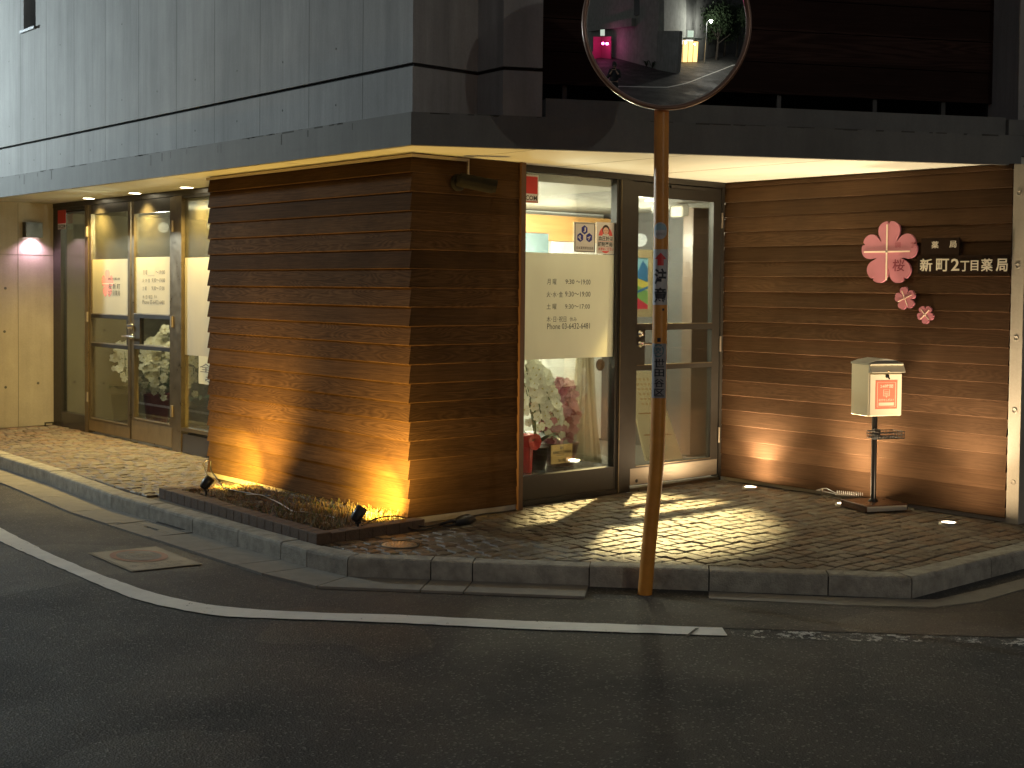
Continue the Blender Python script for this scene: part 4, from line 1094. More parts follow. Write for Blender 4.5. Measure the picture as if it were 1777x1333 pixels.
# security camera on the dark face of the corner block
sc_ = thing('security_camera', 'dark bullet security camera fixed high on the shaded clapboards', 'security camera', (.50,-.03,2.18))
DG = mat('dark_grey_housing', (.016,.015,.013), .8, spec=.1)
bc = on_y(806,316,-.10); tip = on_y(856,326,-.20)
mb = MB(); ctr = V((bc.x, -.025, bc.z)); mb.lathe(ctr, (0,-1,0), [(0,.0),(.055,.0),(.055,.02),(.045,.03),(0,.03)], DG, 24); mb.build('mount', sc_)
mb = MB(); mb.tube([ctr+V((0,-.02,0)), bc], .018, DG, 10); mb.build('bracket', sc_)
mb = MB(); dv = (tip-bc).normalized(); mb.tube([bc-dv*.05, bc-dv*.048, bc+dv*.02, tip-dv*.01, tip], [.012,.034,.038,.038,.036], DG, 18)
mb.tube([bc-dv*.03+V((0,0,.012)), tip+dv*.02+V((0,0,.012))], .041, DG, 18); mb.build('body', sc_)
mb = MB(); mb.lathe(tip+dv*.0005, dv, [(.032,.0),(.0,.002)], mat('night_glass'), 18); mb.build('lens', sc_)

# ================================================================== SIGN ON THE SIDE WALL
SX = RX-.034; fs_ = lambda k: (lambda u, v, n_=0: V((SX-k-n_, -u, v)))
PK = mat('pink_panel', (.43,.15,.20), .5, noise=.05, nscale=8); CR = mat('cream_bar', (.85,.72,.58), .45); MAR = mat('maroon_ink', (.16,.01,.03), .5); LET = mat('ivory_letter', (.62,.58,.48), .45); PLQ = mat('dark_brown_plaque', (.020,.012,.008), .9, spec=.05)
def sx(px_, py_, k=0): p = on_x(px_, py_, SX-k); return (-p.y, p.z)
def srect(a, k=0): return rect_x(*a, SX-k)
big = thing('blossom_sign', 'large pink five-petal blossom sign with a cream cross and maroon lettering on the side wall', 'sign', (SX,-1.40,1.785))
mb = MB(); cu, cv = sx(1545,440); flower(mb, fs_(.02), cu, cv, .226, PK, 0, 0, .018); mb.build('blossom', big)
mb = MB(); ex = sx(1542,437)
slab(mb, fs_(.02), (ex[0]-.185, ex[1]-.0052, ex[0]+.185, ex[1]+.0052), .0005, .006, CR)
slab(mb, fs_(.02), (ex[0]-.005, ex[1]-.20, ex[0]+.005, ex[1]-.0055), .0005, .006, CR); slab(mb, fs_(.02), (ex[0]-.005, ex[1]+.0055, ex[0]+.005, ex[1]+.19), .0005, .006, CR)
mb.build('cross', big)
mb = MB(); mb.lathe(fs_(.02)(ex[0], ex[1], .0062), (-1,0,0), [(.009,-.001),(.009,.003),(0,.004)], STEEL, 14); mb.build('screw', big)
mb = MB(); mb.text('桜', fs_(.0215), srect((1549,450,1570,471), .02), MAR, bold=.012)
MG = mat('pale_maroon_ink', (.30,.06,.09), .5)
mb.text('調', fs_(.0215), srect((1553,420,1563,430), .02), MG, bold=.01); mb.text('剤', fs_(.0215), srect((1580,420,1591,430), .02), MG, bold=.01)
mb.build('lettering', big)
for (px_, py_, rp, rot, exr, lab) in ((1573,518,21.5,.18,.42,'middle-sized pink blossom plate below the large blossom sign'), (1608,546,16.8,PI/5*1.0,.75,'smallest pink blossom plate, lowest on the side wall')):
    cu, cv = sx(px_, py_); t = thing('blossom_plate', lab, 'sign', (SX,-cu,cv), 'small pink blossoms under the sign')
    R_ = rp/268; mb = MB(); flower(mb, fs_(.02), cu, cv, R_, PK, 0, rot, .018); mb.build('blossom', t)
    mb = MB()
    for a_ in (exr, exr+PI/2):
        d_ = (math.cos(a_), math.sin(a_)); L = R_*.72; w2 = .0024
        for sgn in (1,-1):
            q = [(cu+sgn*d_[0]*.004-d_[1]*w2, cv+sgn*d_[1]*.004+d_[0]*w2), (cu+sgn*d_[0]*.004+d_[1]*w2, cv+sgn*d_[1]*.004-d_[0]*w2), (cu+sgn*d_[0]*L+d_[1]*w2, cv+sgn*d_[1]*L-d_[0]*w2), (cu+sgn*d_[0]*L-d_[1]*w2, cv+sgn*d_[1]*L+d_[0]*w2)]
            mb.prism([fs_(.0205)(*p) for p in q], V((-.004,0,0)), CR)
    mb.build('cross', t)
t = thing('lettered_plaque', 'dark plaque with large ivory characters to the right of the large pink blossom', 'sign', (SX,-2.0,1.69), 'sign plaques')
mb = MB(); slab(mb, fs_(0), srect((1594,443,1752,475)), .0, .012, PLQ); mb.build('backing', t)
mb = MB()
for ch, a in (('新',(1597,449,1618,471)),('町',(1625,449,1647,471)),('2',(1651,449,1665,470)),('丁',(1667,453,1682,471)),('目',(1685,452,1698,470)),('薬',(1703,449,1723,471)),('局',(1729,449,1749,471))):
    mb.text(ch, fs_(.0165), srect(a, .012), LET, depth=.004, bold=.012)
mb.build('lettering', t)
t = thing('lettered_plaque', 'small dark plaque with two small characters above the large lettering', 'sign', (SX,-1.83,1.83), 'sign plaques')
mb = MB(); slab(mb, fs_(0), srect((1600,413,1666,443)), .0, .011, PLQ); mb.build('backing', t)
mb = MB(); mb.text('薬', fs_(.0145), srect((1617,419,1629,431), .011), LET, depth=.003, bold=.01); mb.text('局', fs_(.0145), srect((1648,418,1660,430), .011), LET, depth=.003, bold=.01); mb.build('lettering', t)

# ================================================================== MAILBOX ON A STAND
mbx = V((2.885,-1.475,0)); th = math.radians(-21); ux = V((math.cos(th), math.sin(th), 0)); uy = V((-math.sin(th), math.cos(th), 0)); uz = V((0,0,1))
st = thing('mailbox_stand', 'cream metal mailbox on a black pole stand with a small wire basket', 'mailbox', mbx)
CREAM = mat('cream_enamel', (.66,.62,.48), .38, noise=.05, nscale=6); ROOFM = mat('grey_lid', (.30,.30,.26), .4); DW = mat('dark_walnut', (.085,.04,.022), .3, noise=.25, nscale=6, stretch=(1,8,8))
def mp(a, b, c_): return mbx+ux*a+uy*b+uz*c_
BZ0, BZ1 = .655, 1.035; hw, hd_ = .134, .100
mb = MB(); mb.bbox(mp(0,0,(BZ0+BZ1-.02)/2), ux*2*hw, uy*2*hd_, uz*(BZ1-BZ0-.02), CREAM, .004)
# front door panel and lower seam
mb.bbox(mp(.003,-hd_-.004,(BZ0+BZ1)/2-.045), ux*(2*hw-.012), uy*.008, uz*(.285), CREAM, .0025)
mb.build('box', st)
mb = MB()   # curved lid with flared front flap
prof = [(-hw-.004,0),(-hw*.6,.018),(0,.030),(hw*.6,.018),(hw+.004,0)]
pts = [mp(a, -hd_-.008, BZ1-.018+b) for a, b in prof]+[mp(hw+.004,-hd_-.008,BZ1-.03), mp(-hw-.004,-hd_-.008,BZ1-.03)]
mb.prism(pts, uy*(2*hd_+.012), ROOFM); mb.build('lid', st)
mb = MB(); y0 = -hd_-.0085
mb.prism([mp(-hw,y0-.002,BZ1-.031), mp(hw,y0-.002,BZ1-.031), mp(hw,y0-.026,BZ1-.078), mp(-hw,y0-.026,BZ1-.078)], V((0,0,-.004)), CREAM)
mb.prism([mp(-hw-.004,y0,BZ1-.02), mp(-hw-.004,y0-.03,BZ1-.082), mp(-hw-.004,y0+.004,BZ1-.082)], ux*.005, ROOFM); mb.prism([mp(hw-.001,y0,BZ1-.02), mp(hw-.001,y0-.03,BZ1-.082), mp(hw-.001,y0+.004,BZ1-.082)], ux*.005, CREAM)
mb.bbox(mp(0,y0-.006,BZ1-.026), ux*(2*hw-.004), uy*.012, uz*.010, CREAM, .002); mb.build('flap', st)
mb = MB(); mb.lathe(mp(.0,y0-.012,BZ1-.105), -uy, [(.0,.0),(.014,.0),(.014,.008),(.009,.012),(0,.012)], BLACKM, 18); mb.lathe(mp(.0,y0-.014,BZ1-.068), -uy, [(.005,.012),(.004,.018),(0,.018)], mat('dull_brass', (.4,.3,.15), .3, metal=1), 12)
mb.tube([mp(0,y0-.022,BZ1-.105), mp(.012,y0-.024,BZ1-.125)], .006, BLACKM, 8); mb.build('keyhole', st)
LABR = mat('red_label', (.58,.17,.11), .5); LABC = mat('label_cream', (.75,.55,.42), .5)
mb = MB(); fl_ = lambda u, v, n_=0: mp(u, -hd_-.0085-n_, v)
lc = .006; z1_ = BZ1-.135; z0_ = z1_-.195
slab(mb, fl_, (lc-.088,z0_,lc+.088,z1_), 0, .0012, LABR)
frame_ring(mb, fl_, (lc-.075,z0_+.012,lc+.075,z1_-.012), (lc-.071,z0_+.016,lc+.071,z1_-.016), .0013, .0018, LABC)
f3 = lambda u, v, n_=0: fl_(u, v, .0020)
mb.text('24時間', f3, (lc-.052,z1_-.052,lc+.052,z1_-.027), LABC, bold=.02); mb.text('処方せんポスト', f3, (lc-.062,z0_+.052,lc+.062,z0_+.070), LABC, bold=.02)
frame_ring(mb, fl_, (lc-.026,z1_-.108,lc+.026,z1_-.062), (lc-.022,z1_-.104,lc+.022,z1_-.066), .0013, .0018, LABC)
for k in range(3): slab(mb, fl_, (lc-.017,z1_-.080-k*.010,lc+.017,z1_-.077-k*.010), .0013, .0018, LABC)
mb.poly([fl_(lc-.008,z1_-.109,.0018), fl_(lc+.008,z1_-.109,.0018), fl_(lc,z1_-.119,.0018)], LABC)
slab(mb, fl_, (lc-.062,z0_+.022,lc+.062,z0_+.044), .0013, .0018, LABC); mb.build('label_plate', st)
mb = MB(); mb.tube([mp(0,.01,.04), mp(0,.01,BZ0)], .019, BLACKM, 18); mb.lathe(mp(0,.01,.045), uz, [(.034,0),(.034,.012),(.019,.03)], BLACKM, 20); mb.bbox(mp(0,.01,BZ0-.004), ux*.12, uy*.12, uz*.006, BLACKM, .002)
mb.build('pole', st)
mb = MB(); bw, bd = .17, .15
mb.bbox(mp(0,0,.030), ux*2*bw, uy*2*bd, uz*.048, DW, .004); mb.build('base', st)
mb = MB(); mb.bbox(mp(.0,-bd-.002,.028), ux*(2*bw-.02), uy*.004, uz*.034, mat('pale_edge_strip', (.42,.40,.33), .35), .0015); mb.build('edge_strip', st)
mb = MB()   # wire basket
bz, bh = .505, .045; r_ = .0030; by0, by1 = -.155, -.025; bx0, bx1 = -.085, .125
for z__ in (bz, bz+bh*.5, bz+bh):
    c4 = [mp(bx0,by0,z__), mp(bx1,by0,z__), mp(bx1,by1,z__), mp(bx0,by1,z__), mp(bx0,by0,z__)]
    for i in range(4): mb.tube([c4[i], c4[i+1]], r_, BLACKM, 6)
for i in range(9):
    x = bx0+(bx1-bx0)*i/8
    for y in (by0, by1): mb.tube([mp(x,y,bz), mp(x,y,bz+bh)], r_*.8, BLACKM, 6)
    mb.tube([mp(x,by0,bz), mp(x,by1,bz)], r_*.8, BLACKM, 6)
for i in range(1,5):
    y = by0+(by1-by0)*i/5
    for x in (bx0, bx1): mb.tube([mp(x,y,bz), mp(x,y,bz+bh)], r_*.8, BLACKM, 6)
mb.bbox(mp(0,-.018,bz+bh/2), ux*.05, uy*.02, uz*.06, BLACKM, .003)
mb.build('basket', st)
# coiled clear security cord from the stand to a ground peg
WIRE = mat('clear_coil', (.85,.85,.82), .12, metal=.6)
a = on_z(1512,862,.035); b = on_z(1450,858,.035); e = on_z(1428,855,.03)
mb = MB(); pts = []; d_ = (b-a); nrm = V((-d_.y, d_.x, 0)).normalized(); N_ = 17*10
for k in range(N_): t = k/N_; an = 2*PI*k/10; pts.append(a+d_*t+nrm*math.cos(an)*.018+V((0,0,math.sin(an)*.018+.01)))
mb.tube(pts, .0030, WIRE, 6)
mb.tube([b+V((0,0,.01)), b.lerp(e,.3)+V((0,0,.02)), b.lerp(e,.7)+V((0,.0,.035)), e+V((0,0,.03)), e+V((-.03,.02,.02)), e+V((-.02,.05,.015)), b.lerp(e,.5)+V((0,.03,.01)), b], .0035, WIRE, 6)
mb.tube([e+V((-.01,0,-.03)), e+V((-.01,0,.03))], .008, STEEL, 8)
tag(mb.build('coiled_cord'), 'shiny coiled cord stretched on the setts behind the mailbox base', 'cord')

# ================================================================== TRAFFIC MIRROR
PB = on_z(1119,1031,RZ)
tm = thing('traffic_mirror', 'large round convex traffic mirror on a bent orange pole at the kerb', 'traffic mirror', (PB.x,PB.y,RZ))
depth0 = (PB-CAM).dot(fw)
def on_pole(x, y):      # point at the pole's distance
    d = ray(x, y); h = V((d.x, d.y, 0)); q = V((PB.x-CAM.x, PB.y-CAM.y, 0)); return CAM+d*(q.dot(h)/h.dot(h))
ORG = mat('orange_paint', (.62,.25,.03), .38, noise=.22, nscale=9, bump=.15, bscale=60)
pp = [on_pole(x, y) for x, y in ((1119,1031),(1124,970),(1130,905),(1136,848),(1140,800),(1143,700),(1145,550),(1147,400),(1148,200))]
ptop = V((pp[-1].x+.005, pp[-1].y, 3.2))
P = [pp[0]-V((0,0,.1))]+pp+[ptop]
PR = .0385
mb = MB(); dn = []
for i in range(len(P)-1):
    for k in range(4): dn.append(P[i].lerp(P[i+1], k/4))
dn.append(P[-1]); mb.tube(dn, PR, ORG, 28); mb.build('pole', tm)
def pole_x(z):
    for i in range(len(P)-1):
        if P[i].z <= z <= P[i+1].z: return P[i].lerp(P[i+1], (z-P[i].z)/(P[i+1].z-P[i].z))
    return P[-1]
toC = V((CAM.x-PB.x, CAM.y-PB.y, 0)).normalized(); rgt = V((-toC.y, toC.x, 0))      # viewer's right
def wrap(u, v, r_=PR+.0012): # lettering wrapped round the pole : u along arc, v = height
    p = pole_x(v); a_ = u/PR; return V((p.x, p.y, v))+toC*r_*math.cos(a_)+rgt*r_*math.sin(a_)
def sleeve(mbq, u0, u1, z0, z1, m, r_=PR+.0006, n_=14, nz=6):
    vs = [wrap(u0+(u1-u0)*i/n_, z0+(z1-z0)*j/nz, r_) for j in range(nz+1) for i in range(n_+1)]
    mbq.add(vs, [[j*(n_+1)+i, j*(n_+1)+i+1, (j+1)*(n_+1)+i+1, (j+1)*(n_+1)+i] for j in range(nz) for i in range(n_)], m, True)
zz = lambda py, px_=1145: on_pole(px_, py).z
STW = mat('worn_white_sticker', (.46,.44,.42), .5, noise=.12, nscale=12)
STB = mat('pale_blue_sticker', (.25,.38,.42), .5)
mb = MB()
ru = .045; cz = zz(401)
P2 = lambda k, n_, ru, rv, c0, c1: (c0+ru*math.cos(2*PI*k/n_), c1+rv*math.sin(2*PI*k/n_))
mb.wtris([[(-.004,cz), P2(k,28,.040,.044,-.004,cz), P2(k+1,28,.040,.044,-.004,cz)] for k in range(28)], lambda u,v,n_=0: wrap(u,v,PR+.0009), STW)
mb.wtris([[(-.004,cz+.004), P2(k,28,.033,.035,-.004,cz+.004), P2(k+1,28,.033,.035,-.004,cz+.004)] for k in range(14)], lambda u,v,n_=0: wrap(u,v,PR+.0013), STB)
mb.wtext('世田谷区', lambda u,v,n_=0: wrap(u,v,PR+.0014), (-.03,cz-.024,.022,cz-.010), GREYINK)
mb.build('round_sticker', tm)
mb = MB(); sleeve(mb, -.052, .048, zz(529), zz(433), STW); wf = lambda u,v,n_=0: wrap(u,v,PR+.0016)
za, zb_ = zz(461), zz(439)
zm_ = (za+zb_)/2; mb.wtris([[(-.032,zm_),(.032,zm_),(0.0,zb_)], [(-.016,za),(.016,za),(.016,zm_+.0005)], [(-.016,za),(.016,zm_+.0005),(-.016,zm_+.0005)]], wf, RED)
mb.wtext('注', wf, (-.034,zz(494),.036,zz(466)), INK, bold=.03); mb.wtext('意', wf, (-.034,zz(526),.036,zz(499)), INK, bold=.03)
mb.build('caution_sticker', tm)
mb = MB(); sleeve(mb, -.050, .046, zz(690), zz(596), mat('grey_scuffed_sticker', (.27,.25,.24), .55, noise=.25, nscale=18))
cz2 = zz(608)
for k in range(36):
    if k % 9 == 4: continue
    t0, t1 = 2*PI*k/36, 2*PI*(k+1)/36; mb.poly([wf(-.006+r_*math.cos(t), cz2+r_*math.sin(t)*1.15) for r_, t in ((.030,t0),(.030,t1),(.024,t1),(.024,t0))][::-1], mat('teal_ink', (.05,.13,.15), .5))
mb.wtext('交', wf, (-.022,cz2-.018,.010,cz2+.018), mat('teal_ink'), bold=.02)
for ch, a, b in (('世', 622, 637), ('田', 640, 653), ('谷', 657, 671), ('区', 674, 687)): mb.wtext(ch, wf, (-.026,zz(b),.028,zz(a)), INK, bold=.02)
mb.build('scuffed_sticker', tm)
mb = MB(); sleeve(mb, -.012, .006, zz(593), zz(586), INK, n_=4, nz=2); sleeve(mb, .012, .024, zz(539), zz(535), INK, n_=4, nz=2); mb.build('ink_mark', tm)
# mirror head : spherical cap, hood rim, back shell
MRAD = 2.2; MC = V((.105,-2.045,2.868)); dC = (CAM-MC).normalized()
nM = (dC+rt0*.162+V((0,0,1))*.137).normalized()
mu = V((0,0,1)).cross(nM).normalized(); mv = nM.cross(mu)
RM = .418
MIR = mat('mirror_surface', (.86,.88,.88), .004, metal=1.0)
prof = []
for k in range(25):
    r_ = RM*(1-k/24); prof.append((r_, math.sqrt(MRAD**2-r_*r_)-math.sqrt(MRAD**2-RM*RM)))
mb = MB(); mb.lathe(MC, nM, prof, MIR, 96); mb.build('mirror_face', tm)
RIMM = mat('rim_coating', (.20,.11,.07), .28, metal=.3, coat=.4)
mb = MB(); mb.lathe(MC, nM, [(RM-.004,-.012),(RM-.004,.006),(RM+.003,.018),(RM+.012,.020),(RM+.021,.012),(RM+.022,-.012),(RM+.010,-.022),(RM-.004,-.012)], RIMM, 96); mb.build('rim', tm)
mb = MB(); mb.lathe(MC, nM, [(RM+.008,-.020),(RM*.9,-.045),(RM*.5,-.07),(0,-.078)], ORG, 64); mb.build('back_shell', tm)
for z__ in (2.74, 3.02):
    mb = MB()
    q = V((P[-1].x, P[-1].y, z__)); mb.lathe(q-V((0,0,.02)), V((0,0,1)), [(PR+.001,0),(PR+.008,0),(PR+.008,.04),(PR+.001,.04)], STEEL, 20); mb.tube([q+nM*PR, q+nM*(PR+.02)+V((0,0,0)), MC-nM*.06+V((0,0,z__-2.87))], .014, STEEL, 10); mb.build('bracket', tm)

# ================================================================== INSIDE THE SHOP
def petal_flower(mb, c, nrm, s_, m, mc=None):
    nrm = nrm.normalized(); a = nrm.orthogonal().normalized(); b = nrm.cross(a)
    rot = rq.uniform(0, 2*PI)
    for k, (L, W_) in enumerate(((1,.42),(.95,.62),(1,.42),(.95,.62),(1,.42))):
        t = rot+2*PI*k/5; d_ = a*math.cos(t)+b*math.sin(t); e_ = -a*math.sin(t)+b*math.cos(t)
        vs = [c, c+d_*s_*L*.5+e_*s_*W_+nrm*s_*.16, c+d_*s_*L+nrm*s_*.04+e_*s_*W_*.4, c+d_*s_*L+nrm*s_*.04-e_*s_*W_*.4, c+d_*s_*L*.5-e_*s_*W_+nrm*s_*.16]
        mb.add(vs, [[0,1,2],[0,2,3],[0,3,4]], m, True)
    if mc: mb.add([c+nrm*s_*.1+a*s_*.2, c+nrm*s_*.1+b*s_*.2, c+nrm*s_*.1-a*s_*.2, c+nrm*s_*.35], [[0,1,3],[1,2,3],[2,0,3]], mc, True)
rq = random.Random(21)
WPET = mat('white_petal', (.80,.78,.66), .5); YC = mat('yellow_lip', (.55,.45,.08), .5); STEM = mat('green_stem', (.06,.10,.03), .5)
view = (CAM-V((1.5,3,1))).normalized()
def orchid(lab, base, sprays, potm, pots, group):
    base = V(base); t = thing('orchid_pot', lab, 'orchid', base, group)
    mb = MB(); mb.lathe(base, (0,0,1), [(pots[0]*.75,0),(pots[0],pots[1]*.95),(pots[0]*1.05,pots[1]),(pots[0]*.9,pots[1]),(0,pots[1]*.95)], potm, 24); mb.build('pot', t)
    mbf, mbs = MB(), MB()
    for (top, end, n_) in sprays:
        top = V(top); end = V(end); st_ = base+V((0,0,pots[1])); pts = []
        for k in range(9): u = k/8; pts.append(st_.lerp(top, u)+V((0,0,math.sin(u*PI)*.05)))
        for k in range(1, 15): u = k/14; pts.append(top.lerp(end, u)+V((0,0,.10*math.sin(u*PI))))
        mbs.tube(pts, .004, STEM, 6)
        for k in range(n_):
            u = k/(n_-1); p = top.lerp(end, u)+V((0,0,.10*math.sin(u*PI)))+V((rq.uniform(-.02,.02), rq.uniform(-.02,.02), rq.uniform(-.01,.01)))
            sd = 1 if k % 2 else -1; off = V((rt0.x, rt0.y, 0))*sd*.038
            petal_flower(mbf, p+off, view+V((rq.uniform(-.4,.4), rq.uniform(-.4,.4), rq.uniform(-.1,.4)))+off*6, rq.uniform(.043,.055)*(1-.3*(u > .85)), WPET, YC)
    mbf.build('blossom', t); mbs.build('stem', t)
    mb = MB()
    for k in range(7):
        a_ = 2*PI*k/7+.3; d_ = V((math.cos(a_), math.sin(a_), 0)); e_ = V((-d_.y, d_.x, 0)); p = base+V((0,0,pots[1]))
        vs = []; 
        for j in range(6): u = j/5; w2 = .04*math.sin(PI*min(1, u*.9+.08)); c_ = p+d_*(.24*u)+V((0,0,.10*math.sin(u*2.4))); vs += [c_+e_*w2, c_-e_*w2+V((0,0,0))]
        mb.add(vs, [[2*j, 2*j+1, 2*j+3, 2*j+2] for j in range(5)], mat('dark_leaf', (.025,.05,.02), .35), True)
    mb.build('leaf', t); return t
# behind the double doors: sprays positioned on a plane just inside
def ix(px_, py_, k): return on_x(px_, py_, k)
RP = mat('red_wrap_pot', (.20,.035,.03), .5); BP = mat('dark_pot', (.03,.025,.02), .4)
kx = .95
b0 = ix(272,725,1.0); orchid('white moth orchid in a dark red pot behind the right-hand side door', (b0.x,b0.y,.05), [(ix(296,572,kx), ix(252,690,kx-.05), 22), (ix(290,590,kx), ix(268,676,kx-.1), 20), (ix(270,592,kx), ix(258,650,kx-.12), 16), (ix(284,600,kx-.06), ix(276,690,kx-.12), 18), (ix(262,600,kx), ix(248,660,kx-.1), 11), (ix(300,600,kx), ix(290,682,kx-.1), 11), (ix(282,584,kx+.05), ix(262,668,kx), 13)], RP, (.13,.36), 'white orchids behind the side doors')
b1 = ix(205,740,1.25); orchid('white moth orchid in a dark pot behind the left-hand side door', (b1.x,b1.y,.0), [(ix(196,590,kx+.3), ix(222,668,kx+.2), 14), (ix(186,600,kx+.3), ix(206,640,kx+.2), 11), (ix(214,598,kx+.3), ix(218,650,kx+.2), 11)], BP, (.12,.3), 'white orchids behind the side doors')
b2 = ix(140,735,1.2); orchid('white moth orchid seen through the narrow side light', (b2.x,b2.y,.0), [(ix(150,606,1.1), ix(147,674,1.0), 10)], mat('rose_pot', (.30,.13,.08), .5), (.13,.35), 'white orchids behind the side doors')
b3 = ix(345,735,.95); orchid('white moth orchid behind the notice card near the clapboard block', (b3.x,b3.y,.0), [(ix(340,612,.9), ix(334,682,.85), 10), (ix(352,600,.9), ix(342,660,.85), 9)], BP, (.12,.35), 'white orchids behind the side doors')
# furniture silhouettes of the waiting room
t = thing('reception_counter', 'plain beige counter inside behind the double doors', 'counter', (2.1,4.6,0)); 
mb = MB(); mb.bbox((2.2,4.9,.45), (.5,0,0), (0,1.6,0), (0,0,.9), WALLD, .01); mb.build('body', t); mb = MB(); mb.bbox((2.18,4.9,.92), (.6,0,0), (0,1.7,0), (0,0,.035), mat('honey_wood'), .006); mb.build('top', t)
t = thing('framed_notice', 'small dark-framed notice on the far wall behind the left side door', 'picture', (2.58,6.2,1.25))
mb = MB(); frame_ring(mb, frame_x(2.59), (-6.2,1.05,-5.75,1.4), (-6.17,1.08,-5.78,1.37), .0, .02, BLACK); mb.build('frame', t); mb = MB(); slab(mb, frame_x(2.59), (-6.169,1.081,-5.781,1.369), .002, .008, WALLI); mb.build('sheet', t)

# front window display
SHELF = mat('display_shelf_dark', (.05,.055,.07), .15)
ds = thing('display_ledge', 'dark glossy ledge inside the front window under the flowers', 'ledge', (1.4,.4,.28)); zf = gz_bot-.01
mb = MB(); mb.box((.93,.15,zf-.03), (2.02,.85,zf), SHELF); mb.build('top', ds); mb = MB(); mb.box((.94,.17,-.02), (2.0,.83,zf-.031), mat('dark_kick_panel')); mb.build('body', ds)
iy = lambda px_, py_, k=.42: on_y(px_, py_, k)
PPET = mat('pink_petal', (.62,.30,.36), .5); CEL = mat('cellophane', (.8,.8,.8), .08)
g = G(CEL); trb = g.add('ShaderNodeBsdfTransparent'); mxs = g.add('ShaderNodeMixShader'); 
lw = g.add('ShaderNodeLayerWeight'); lw.inputs[0].default_value = .35
g.link(g.math('ADD', g.math('MULTIPLY', lw.outputs['Facing'], .35), .05), mxs.inputs[0]); gl_ = g.add('ShaderNodeBsdfGlossy'); gl_.inputs['Roughness'].default_value = .08
g.link(trb.outputs[0], mxs.inputs[1]); g.link(gl_.outputs[0], mxs.inputs[2]); g.link(mxs.outputs[0], g.n['Material Output'].inputs[0])
view = (CAM-V((1.3,.4,.6))).normalized()
ob = iy(930,812); orchid('white moth orchid leaning left in the front window', (ob.x,.42,zf), [(iy(912,632), iy(944,752), 24), (iy(926,640), iy(972,770), 28), (iy(908,660), iy(925,742), 16), (iy(918,632,.5), iy(955,745,.5), 24), (iy(922,636,.46), iy(964,735,.46), 24)], BP, (.09,.16), 'potted flowers in the front window')
pk = iy(972,808,.45); t = thing('pink_bouquet', 'bushy pink flowers wrapped in cellophane in a brown pot in the front window', 'bouquet', (pk.x,.45,zf), 'potted flowers in the front window')
mb = MB(); mb.lathe((pk.x,.45,zf), (0,0,1), [(.10,0),(.14,.16),(.145,.17),(0,.16)], mat('brown_pot', (.12,.06,.04), .35), 24); mb.build('pot', t)
mb = MB(); cmid = iy(972,705,.5)
for k in range(420):
    h = rq.random(); a_ = rq.uniform(0,2*PI); r_ = rq.uniform(.03,.18)*(1-.5*abs(h-.4)); p = V((pk.x+.02*h, .47, zf+.17))+V((math.cos(a_)*r_, math.sin(a_)*r_*.7, h*.46))
    petal_flower(mb, p, view+V((rq.uniform(-.7,.7), rq.uniform(-.7,.7), rq.uniform(-.2,.6))), rq.uniform(.02,.038), PPET if k % 3 else mat('deep_pink_petal', (.40,.10,.14), .5))
mb.build('blossom', t)
mb = MB(); n_, mz = 26, 10; vs = []
for j in range(mz+1):
    h = j/mz; R0 = .12+.10*math.sin(h*2.2)
    for i in range(n_): a_ = 2*PI*i/n_; q = R0*(1+.10*rq.uniform(-1,1)); vs.append((pk.x+.02*h+q*math.cos(a_), .47+q*.75*math.sin(a_), zf+.10+h*.62))
mb.add(vs, [[j*n_+i, j*n_+(i+1)%n_, (j+1)*n_+(i+1)%n_, (j+1)*n_+i] for j in range(mz) for i in range(n_)], CEL, False); mb.build('wrapping', t)
cb = (iy(956,773,.28), iy(992,802,.28)); t = thing('gift_card', 'small tan message card standing against the brown flower pot', 'card', (cb[0].x,.28,zf))
TAN = mat('tan_card', (.55,.38,.17), .6); mb = MB(); slab(mb, frame_y(.28), (cb[0].x,cb[1].z,cb[1].x,cb[0].z), 0, .006, TAN); mb.build('board', t)
mb = MB(); w0, w1, h0, h1 = cb[0].x, cb[1].x, cb[1].z, cb[0].z; fc = lambda u,v,n_=0: V((u,.2725,v))
for txt, a, b in (('祝', .40, .95), ('桜新町2丁目薬局様', .06, .94), ('御開店', .08, .60), ('生花店', .30, .90)):
    k = ['祝','桜新町2丁目薬局様','御開店','生花店'].index(txt); mb.text(txt, fc, (w0+(w1-w0)*a*(1), h1-(h1-h0)*(.26+.22*k), w0+(w1-w0)*(b if txt != '祝' else .58), h1-(h1-h0)*(.10+.22*k)), INK, bold=.01)
mb.build('lettering', t)
rp_ = iy(914,815,.33); t = thing('red_ribbon_pot', 'tall red wrapped pot with a ribbon bow at the left edge of the front window', 'plant pot', (rp_.x,.33,zf), 'potted flowers in the front window')
RB = mat('red_wrap', (.45,.02,.025), .35); mb = MB(); mb.lathe((rp_.x-.02,.33,zf), (0,0,1), [(.05,0),(.055,.10),(.06,.20),(.075,.27),(.06,.27),(0,.25)], RB, 16, False); mb.build('pot', t)
mb = MB()
for k in range(9):
    a_ = 2*PI*k/9; c_ = V((rp_.x+.01,.27,zf+.22)); d_ = V((math.cos(a_),-.3,math.sin(a_)))*.055; e_ = V((-math.sin(a_),0,math.cos(a_)))*.02
    mb.add([c_, c_+d_+e_, c_+d_*1.1, c_+d_-e_], [[0,1,2],[0,2,3]], RB, True)
mb.build('bow', t)
